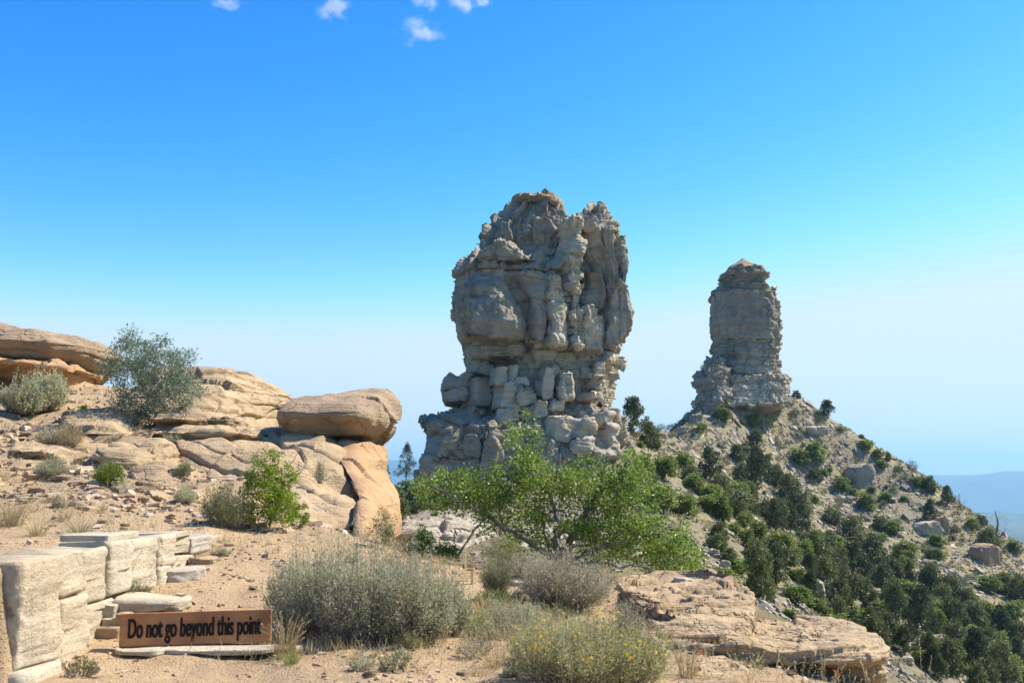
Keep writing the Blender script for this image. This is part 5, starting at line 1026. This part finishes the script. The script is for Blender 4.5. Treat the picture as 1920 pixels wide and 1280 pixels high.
# sparse weeds: small single tufts over the sand and the left slope
rw = random.Random(12); nw = 0
for it in range(900):
    if nw >= 150: break
    px, py = rw.uniform(0, 1420), rw.uniform(790, 1275)
    if 200 < px < 520 and py > 1120 or px < 130 and py > 1000: continue
    r = fhit(px, py)
    if r is None or r[1] > 22 or (px < 760 and px > 420 and py < 990): continue
    h = rw.uniform(14, 34) * (1.4 if py > 1090 else 1); where = 'behind the low wall on the left slope' if px < 420 and py < 1000 else 'on the bare sand in front of the shrubs' if py > 1150 else 'on the sand between wall and oak' if px < 900 else 'under and right of the oak'
    nw += 1
    if rw.random() < .72: o = grass('grass_tuft', px, py, h * 1.6, h, 'straw', None, n=rw.randint(18, 40), bw=.0045, group='sparse grass tufts'); later(o, 'sparse straw tuft', r, LAND2)
    else: o = sage_bush('weed', px, py, h * 1.5, h * .8, rw.choice(['olive', 'sage', 'grey_sage']), None, 'weed', ns=36, nl=12, L=.026, group='small weeds'); later(o, 'small drab weed', r, LAND2)
# patches of fine dry grass between the shrubs
rs = np.random.RandomState(91); Cc = []
for px, py, r_, n_ in [(905, 1150, .35, 500), (975, 1165, .45, 700), (760, 1048, .6, 700), (560, 1228, .3, 260), (1000, 1235, .45, 600), (850, 1205, .5, 500), (1235, 1195, .5, 420), (700, 1208, .6, 500), (120, 965, .5, 420), (1165, 1130, .5, 600), (640, 1040, .7, 300), (1050, 1155, .5, 500), (225, 1110, .25, 200), (1300, 1150, .6, 260), (130, 880, .9, 420), (260, 905, .8, 360), (390, 1010, .6, 200), (900, 1075, .6, 500)]:
    b = fhit(px, py); p = b[:2] + rs.normal(0, r_, (n_, 2)) * (1., .7); Cc.append(p)
Cc = np.concatenate(Cc); Cc = np.c_[Cc, FG.z(Cc[:, 0], Cc[:, 1]) - .005]; m = len(Cc); D = unit(rs.normal(size=(m, 3)) * (.45, .45, .1) + (0, 0, 1)); L = .05 + .13 * rs.rand(m) ** 1.5
V, F = leaf_quads(Cc, D, L, np.full(m, .005), rs); tag(build('dry_grass', V, F, MAT['straw'], smooth=False, rnd=np.repeat(rs.rand(m), 4)), 'fine dry grass between the foreground shrubs', 'grass', kind='stuff')
# litter
rs = np.random.RandomState(21); n = 2600; gx = rs.uniform(-4.5, 4.2, n); gy = rs.uniform(6., 12.5, n); k = rs.rand(n) < sstep(-.1, .5, gnoise(np.stack([gx * .8 + 5, gy * .8, 0 * gx], -1))) + .12
gx, gy = gx[k], gy[k]; C = np.stack([gx, gy, FG.z(gx, gy) + .008], -1); a = rs.uniform(0, 6.28, len(gx)); D = np.stack([np.cos(a), np.sin(a), rs.normal(0, .12, len(gx))], -1)
V, F = leaf_quads(C, D, .05 + .16 * rs.rand(len(gx)) ** 2, np.full(len(gx), .006), rs)
tag(build('plant_litter', V, F, MAT['straw'], smooth=False, rnd=np.repeat(rs.rand(len(gx)), 4)), 'dry twigs and straw litter on the soil', 'litter', kind='stuff')
# ------------------------------------------------------------------ trees and scrub on the slope
def proto(kind, seed):
    rs = np.random.RandomState(seed); o = empty({'P': 'pinyon_pine', 'J': 'juniper', 'O': 'scrub_oak', 'G': 'scrub_bush', 'D': 'dead_tree', 'S': 'fir_tree'}[kind], (0, 0, 0))
    b = np.zeros(3)
    if kind == 'S':
        C = []; 
        for i in range(150):
            z = .08 + .9 * rs.rand() ** 1.1; r = .46 * (1 - z) ** .85 * (.35 + .65 * rs.rand()); a = rs.uniform(0, 6.28); C.append((r * math.cos(a), r * math.sin(a), z + .03 * rs.rand()))
        C = np.array(C); seeds = [([(0, 0, 0), (0, 0, .5), (0, 0, .99)], .022, .004)]; cr, ne, L, asp, mat, br = .055, 26, .04, .28, 'spruce', 'dark_bark'
    elif kind == 'D':
        C = dome_points(b + (0, 0, .35), .45, .45, .6, 60, rs, .5, -.2); seeds = [([(0, 0, 0), (.04, 0, .3), (-.03, .03, .62), (.02, 0, .9)], .045, .012)]; cr, ne, L, asp, mat, br = .05, 1, .03, .3, 'scrub', 'dead'
    elif kind == 'P':
        C = np.array([(r * math.cos(a), r * math.sin(a), z) for z, a, rr_ in zip(.22 + .74 * rs.rand(75), rs.uniform(0, 6.28, 75), rs.rand(75) ** .5) for r in [.44 * rr_ * math.sin(math.pi * min(1, (z - .1) * .62 + .42)) ** .8]])
        C += rs.normal(0, .02, C.shape); seeds = [([(0, 0, 0), (rs.uniform(-.04, .04), 0, .3), (0, .02, .85)], .03, .008)]; cr, ne, L, asp, mat, br = .095, 50, .055, .6, 'pinyon', 'dark_bark'
    elif kind == 'J':
        C = dome_points(b + (0, 0, .30), .40, .40, .60, 85, rs, .35, -.4); C[:, 2] = np.maximum(C[:, 2], .07); seeds = None; cr, ne, L, asp, mat, br = .12, 50, .058, .7, 'juniper', 'dark_bark'
    elif kind == 'O':
        hubs = [(rs.uniform(-.28, .28), rs.uniform(-.25, .25), rs.uniform(.05, .3)) for _ in range(5)]
        C = np.concatenate([dome_points(np.array(h), .22, .22, .95 - h[2] if k < 2 else .62, 18, rs, .4, -.05) for k, h in enumerate(hubs)]); seeds = None; cr, ne, L, asp, mat, br = .11, 48, .06, .7, 'scrub_oak', 'dark_bark'
    else:
        C = dome_points(b + (0, 0, .1), .42, .42, .8, 40, rs, .3, 0); seeds = None; cr, ne, L, asp, mat, br = .14, 26, .08, .3, 'scrub', 'bark'
    V, F = tubes(grow(b, C, rs, .06 if kind == 'D' else .028, seeds, bend=.2), 4); build('trunk' if kind in 'PSD' else 'branches', V, F, MAT[br], o, b)
    if kind != 'D':
        p, D, l, w = clump_leaves(C, cr * (.6 + .8 * rs.rand(len(C))), ne, L, rs, .35, asp); p[:, 2] = np.maximum(p[:, 2], .01)
        leaves('crown', p, D, l, w, mat, o, rs, droop=.0)
    o.location = (0, 0, -900); return o
PRO = {k: [proto(k, 10 * i + ord(k)) for i in range(n)] for k, n in (('P', 3), ('J', 3), ('O', 3), ('G', 2), ('D', 2), ('S', 1))}
USED = {}
def plant(kind, px, py, w, h, label, group=None, cat='tree', base=None, rot=None):
    r = hhit(px, py) if base is None else base
    i = USED.get(kind, 0); USED[kind] = i + 1; src = PRO[kind][i % len(PRO[kind])]
    if i < len(PRO[kind]): o = src
    else:
        o = src.copy(); COL.objects.link(o)
        for ch in list(src.children):
            c = ch.copy(); COL.objects.link(c); c.parent = o
    for k_ in ('group',):
        if k_ in o: del o[k_]
    d = float(r[1]); W_, H_ = M(w, d), M(h, d)
    o.location = (r[0], r[1], r[2] - .04 * H_); o.scale = (W_, W_, H_ * 1.04); o.rotation_euler = (0, 0, rr.uniform(0, 6.28) if rot is None else rot)
    tag(o, label, cat, group); return o
rr = random.Random(31)
solo = [  # kind, px, foot py, width, height, label
 ('P', 1188, 812, 66, 66, 'dark pinyon pine on the saddle at the right foot of the great tower'), ('J', 1218, 842, 48, 58, 'dark juniper just below the pinyon on the saddle'), ('G', 1240, 806, 22, 14, 'tiny bush on the skyline of the saddle'), ('G', 1262, 806, 34, 14, 'low scrub along the skyline of the saddle'),
 ('G', 1137, 850, 40, 70, 'pale wispy bush against the right foot of the great tower'), ('J', 1150, 790, 26, 34, 'small dark tree tucked behind the right edge of the great tower'),
 ('P', 1552, 786, 36, 36, 'round dark pinyon on the skyline right of the far chimney'), ('J', 1493, 741, 20, 15, 'small dark bush on the skyline beside the far chimney'), ('G', 1533, 778, 20, 12, 'tiny scrub on the skyline left of the round pinyon'),
 ('J', 1665, 864, 13, 18, 'tiny upright tree on the skyline half-way down the ridge'), ('O', 1622, 840, 40, 20, 'low green scrub on the skyline above the dark-faced boulder'), ('O', 1648, 856, 26, 18, 'rounded scrub on the skyline left of the tiny upright tree'), ('G', 1585, 808, 24, 10, 'low grey scrub on the upper skyline ridge'),
 ('G', 1686, 884, 20, 18, 'little grey bush on the ridge just right of the tiny upright tree'), ('G', 1697, 900, 30, 22, 'grey-green bush on the lower skyline ridge'), ('O', 1722, 912, 34, 20, 'green bush on the ridge left of the leaning juniper'), ('J', 1743, 922, 30, 34, 'dark leaning juniper on the skyline against the blue mountains'),
 ('P', 1778, 948, 30, 36, 'small pointed pinyon on the skyline against the blue mountains'), ('D', 1800, 954, 34, 32, 'small bare dead tree on the skyline right of the pointed pinyon'), ('D', 1872, 1012, 64, 58, 'large bare dead tree on the skyline near the right edge'), ('O', 1826, 992, 34, 26, 'olive green bush left of the large dead tree'), ('J', 1841, 984, 22, 20, 'small dark bush on the skyline left of the large dead tree'),
 ('J', 1856, 1026, 46, 40, 'dark rounded juniper at the foot of the large dead tree'), ('O', 1908, 1034, 40, 26, 'dark green bush on the skyline at the right picture edge'), ('P', 1745, 978, 32, 40, 'compact dark pinyon just under the ridge, below the leaning juniper'),
 ('D', 1578, 1020, 70, 66, 'bare dark dead tree in the middle of the far slope'), ('O', 1352, 792, 38, 32, 'round green oak bush at the top left of the scree cone'), ('O', 1413, 800, 34, 30, 'green oak bush high in the middle of the scree cone'), ('G', 1318, 694, 14, 14, 'tiny bush clinging to the stack beside the far chimney'),
 ('O', 1317, 812, 32, 26, 'bushy green scrub left below the round green oak bush'), ('P', 1420, 935, 56, 96, 'tallest dark pinyon on the left of the far slope'), ('P', 1332, 905, 54, 64, 'dark pinyon with a visible trunk in the hollow right of the saddle'), ('J', 1380, 972, 84, 66, 'broad dull green juniper in the hollow above the near scree'),
 ('J', 1425, 1122, 62, 118, 'tall dense juniper rising behind the broad flat slab'), ('J', 1640, 1215, 64, 64, 'brownish dark juniper alone on the sunlit spur'), ('P', 1765, 1280, 30, 46, 'slim little pine on the spur at the bottom right'), ('O', 1362, 1108, 96, 46, 'bright green oak thicket between the oak tree and the tall dense juniper')]
for k, x, y, w, h, lb in solo:
    if lb.startswith('tiny bush clinging'): plant(k, x, y, w, h, lb, cat='bush', base=P(x, y, 203)); continue
    plant(k, x, y, w, h, lb, cat='tree' if k in 'PD' or 'juniper' in lb or 'tree' in lb else 'bush')
for k, (x, y, w, h, d, lb) in enumerate([(762, 896, 62, 64, 62, 'blue-green fir standing in the gap left of the great tower'), (722, 925, 44, 60, 60, 'second fir half hidden behind the orange pillar')]): plant('S', x, y, w, h, lb, base=P(x, y, d))
for k, (x, y, w, h, d, lb) in enumerate([(778, 960, 90, 66, 52, 'dark brush in the shaded gap below the blue-green fir'), (735, 975, 70, 70, 50, 'dark brush right behind the orange pillar')]): plant('J', x, y, w, h, lb, cat='bush', base=P(x, y, d))
multi = [('J', 1385, 865, 34, 36), ('P', 1415, 852, 44, 44), ('J', 1430, 892, 36, 40), ('O', 1497, 870, 50, 36), ('O', 1530, 862, 44, 42), ('J', 1392, 908, 44, 46), ('O', 1240, 962, 90, 60), ('O', 1285, 968, 60, 50), ('O', 1200, 892, 60, 50), ('O', 1252, 902, 56, 50), ('O', 1305, 925, 60, 46), ('O', 1288, 882, 50, 40), ('O', 1335, 945, 60, 40), ('O', 1190, 930, 70, 60), ('O', 1225, 925, 60, 50),
 ('J', 1480, 942, 54, 60), ('J', 1440, 978, 50, 48), ('J', 1503, 962, 50, 46), ('O', 1580, 922, 36, 32), ('O', 1622, 957, 46, 42), ('O', 1658, 942, 34, 26), ('J', 1600, 1014, 62, 52), ('O', 1672, 1002, 44, 30), ('J', 1650, 992, 36, 30), ('J', 1528, 900, 30, 26), ('O', 1375, 1003, 34, 28), ('O', 1397, 1026, 50, 42), ('O', 1462, 1040, 56, 46), ('O', 1492, 1056, 50, 40), ('J', 1532, 1068, 60, 80),
 ('O', 1496, 1088, 56, 28), ('O', 1492, 1136, 64, 42), ('O', 1534, 1156, 74, 42), ('O', 1487, 1166, 44, 30), ('O', 1395, 990, 40, 30), ('P', 1455, 1000, 46, 62), ('J', 1548, 1040, 60, 50), ('P', 1602, 1084, 70, 66), ('J', 1570, 1100, 50, 58), ('J', 1640, 1064, 64, 70), ('J', 1674, 1088, 50, 50), ('O', 1702, 1050, 64, 42), ('O', 1762, 1022, 44, 26), ('O', 1750, 1056, 40, 32), ('P', 1682, 1180, 54, 82),
 ('P', 1732, 1194, 62, 90), ('J', 1790, 1184, 62, 70), ('J', 1836, 1184, 54, 60), ('O', 1852, 1108, 54, 36), ('O', 1888, 1114, 52, 50), ('J', 1914, 1130, 46, 60), ('O', 1900, 1166, 46, 42), ('O', 1602, 1168, 50, 36), ('O', 1562, 1186, 74, 42), ('O', 1542, 1214, 56, 32), ('O', 1650, 1152, 56, 32), ('J', 1782, 1262, 64, 72), ('P', 1832, 1270, 64, 84), ('J', 1884, 1280, 66, 84), ('O', 1722, 1244, 44, 32), ('J', 1912, 1215, 50, 56), ('J', 1852, 1232, 60, 60), ('O', 1700, 1130, 60, 44), ('J', 1745, 1110, 56, 60), ('J', 1780, 1128, 56, 56), ('P', 1660, 1120, 50, 60), ('J', 1620, 1128, 54, 54), ('J', 1815, 1145, 50, 46), ('O', 1812, 1232, 54, 44), ('O', 1320, 958, 50, 36), ('J', 1350, 925, 40, 44), ('J', 1455, 910, 40, 44), ('J', 1290, 905, 40, 36), ('O', 1590, 1055, 50, 40), ('J', 1560, 985, 44, 38)]
for it in range(2600):   # close the wood in the gully
    if len(multi) > 140: break
    px, py = rr.uniform(1340, 1930), rr.uniform(900, 1290)
    if py < 1000 + .50 * (px - 1520) or py > 1170 + .50 * (px - 1560): continue
    if any(abs(px - m_[1]) < 19 and abs(py - m_[2]) < 14 for m_ in multi): continue
    multi.append((rr.choice('JJPO'), px, py, rr.uniform(34, 58), rr.uniform(34, 62)))
HEAD = {'P': ('dark rounded pinyon', 'tall dark pinyon'), 'J': ('dull green juniper', 'tall dull green juniper'), 'O': ('bright green scrub oak', 'big bright green scrub oak')}
for k, x, y, w, h in multi:
    r = hhit(x, y); o = plant(k, x, y, w, h, None, {'P': 'pinyons on the slope', 'J': 'junipers on the slope', 'O': 'scrub oaks on the slope'}[k], 'tree' if k != 'O' else 'bush', base=r); later(o, HEAD[k][h > 52], r)
ng = 0
for it in range(5000):
    if ng >= 280: break
    px, py = rr.uniform(1180, 1920), rr.uniform(770, 1280); r = raycast(HGr, px, py, 22, 235, .8)
    if r is None or r[1] < 35: continue
    s = rr.uniform(7, 20); gk = 'G' if rr.random() < .7 else 'O'; o = plant(gk, px, py, s * 1.3, s, None, 'small scrub bushes on the slope', 'bush', base=r); later(o, 'small grey scrub' if gk == 'G' else 'small green scrub', r); ng += 1
# dry grass on the slope
rs = np.random.RandomState(40); n = 22000; hx = rs.uniform(-14, 122, n); hy = 24 + 200 * rs.rand(n) ** .8; mk = fbm(np.stack([hx, hy, 0 * hx], -1) * .05 + 11, 3); k = (rs.rand(n) < sstep(-.3, .4, mk) + .1) & (hx < .54 * hy + 5)
hx, hy = hx[k], hy[k]; C = np.repeat(np.stack([hx, hy, HGr.z(hx, hy)], -1), 9, 0); m = len(C); C[:, :2] += rs.normal(0, .12, (m, 2)); D = unit(rs.normal(size=(m, 3)) * (.8, .8, .3) + (0, 0, 1)); L = (.12 + .0022 * C[:, 1]) * (.6 + rs.rand(m))
V, F = leaf_quads(C, D, L, L * .3, rs); tag(build('dry_grass', V, F, MAT['slope_grass'], smooth=False, rnd=np.repeat(rs.rand(m), 4)), 'dry yellow grass tufts over the scree slope', 'grass', kind='stuff')
# conifer scrub growing on the tower

# ------------------------------------------------------------------ small fair-weather clouds, far above
def cloud_mat(seed):
    m, nt = newmat('cloud_vapour'); q = N(nt)
    v = q.vec((1, 1, 1)); mp = nt.nodes.new('ShaderNodeVectorMath'); mp.operation = 'LENGTH'; nt.links.new(v, mp.inputs[0])
    fall = q.ramp(mp.outputs['Value'], 1., .25); nz = q.n('ShaderNodeTexNoise', i_Vector=v, i_Scale=1.7, i_Detail=7, i_Roughness=.68, noise_dimensions='4D', i_W=float(seed)).outputs[0]
    d = q.math('MULTIPLY', q.ramp(q.math('ADD', nz, q.math('MULTIPLY', fall, .20)), .62, .84), q.math('MULTIPLY', fall, .035))
    pv = q.n('ShaderNodeVolumePrincipled', i_Color=(1, 1, 1, 1), i_Density=d, i_Anisotropy=.4)
    o_ = nt.nodes.new('ShaderNodeOutputMaterial'); nt.links.new(pv.outputs[0], o_.inputs['Volume']); return m
u, v_ = np.meshgrid(np.linspace(0, 2 * math.pi, 33)[:-1], np.linspace(0.02, math.pi - .02, 17)); SV = np.stack([np.sin(v_) * np.cos(u), np.sin(v_) * np.sin(u), np.cos(v_)], -1)
i_ = np.arange(17 * 32).reshape(17, 32); j_ = np.roll(i_, -1, 1); SF = np.stack([i_[:-1], i_[1:], j_[1:], j_[:-1]], -1).reshape(-1, 4)
for k, (x, y, w, h, lb) in enumerate([(425, 6, 70, 30, 'small white cloud wisp at the top edge, leftmost'), (626, 18, 80, 60, 'white cloud puff left of the middle at the top edge'), (786, 62, 90, 54, 'lowest white cloud puff, hanging below the others'), (800, 4, 60, 50, 'cloud puff cut by the top edge above the lowest puff'), (868, 2, 70, 50, 'bright cloud puff cut by the top edge, right of centre group'), (905, 4, 50, 24, 'faint rightmost cloud shred at the top edge')]):
    d = 3000; c = P(x, y, d); o = link('cloud', mesh_np('cloud', SV.reshape(-1, 3), SF, cloud_mat(k * 3.7 + 1), extra=[list(i_[0]), list(i_[-1][::-1])])); o.location = tuple(c); o.scale = (M(w, d) * .68, M(w, d) * .55, M(h, d) * .68)
    tag(o, lb, 'cloud')
finish_labels()
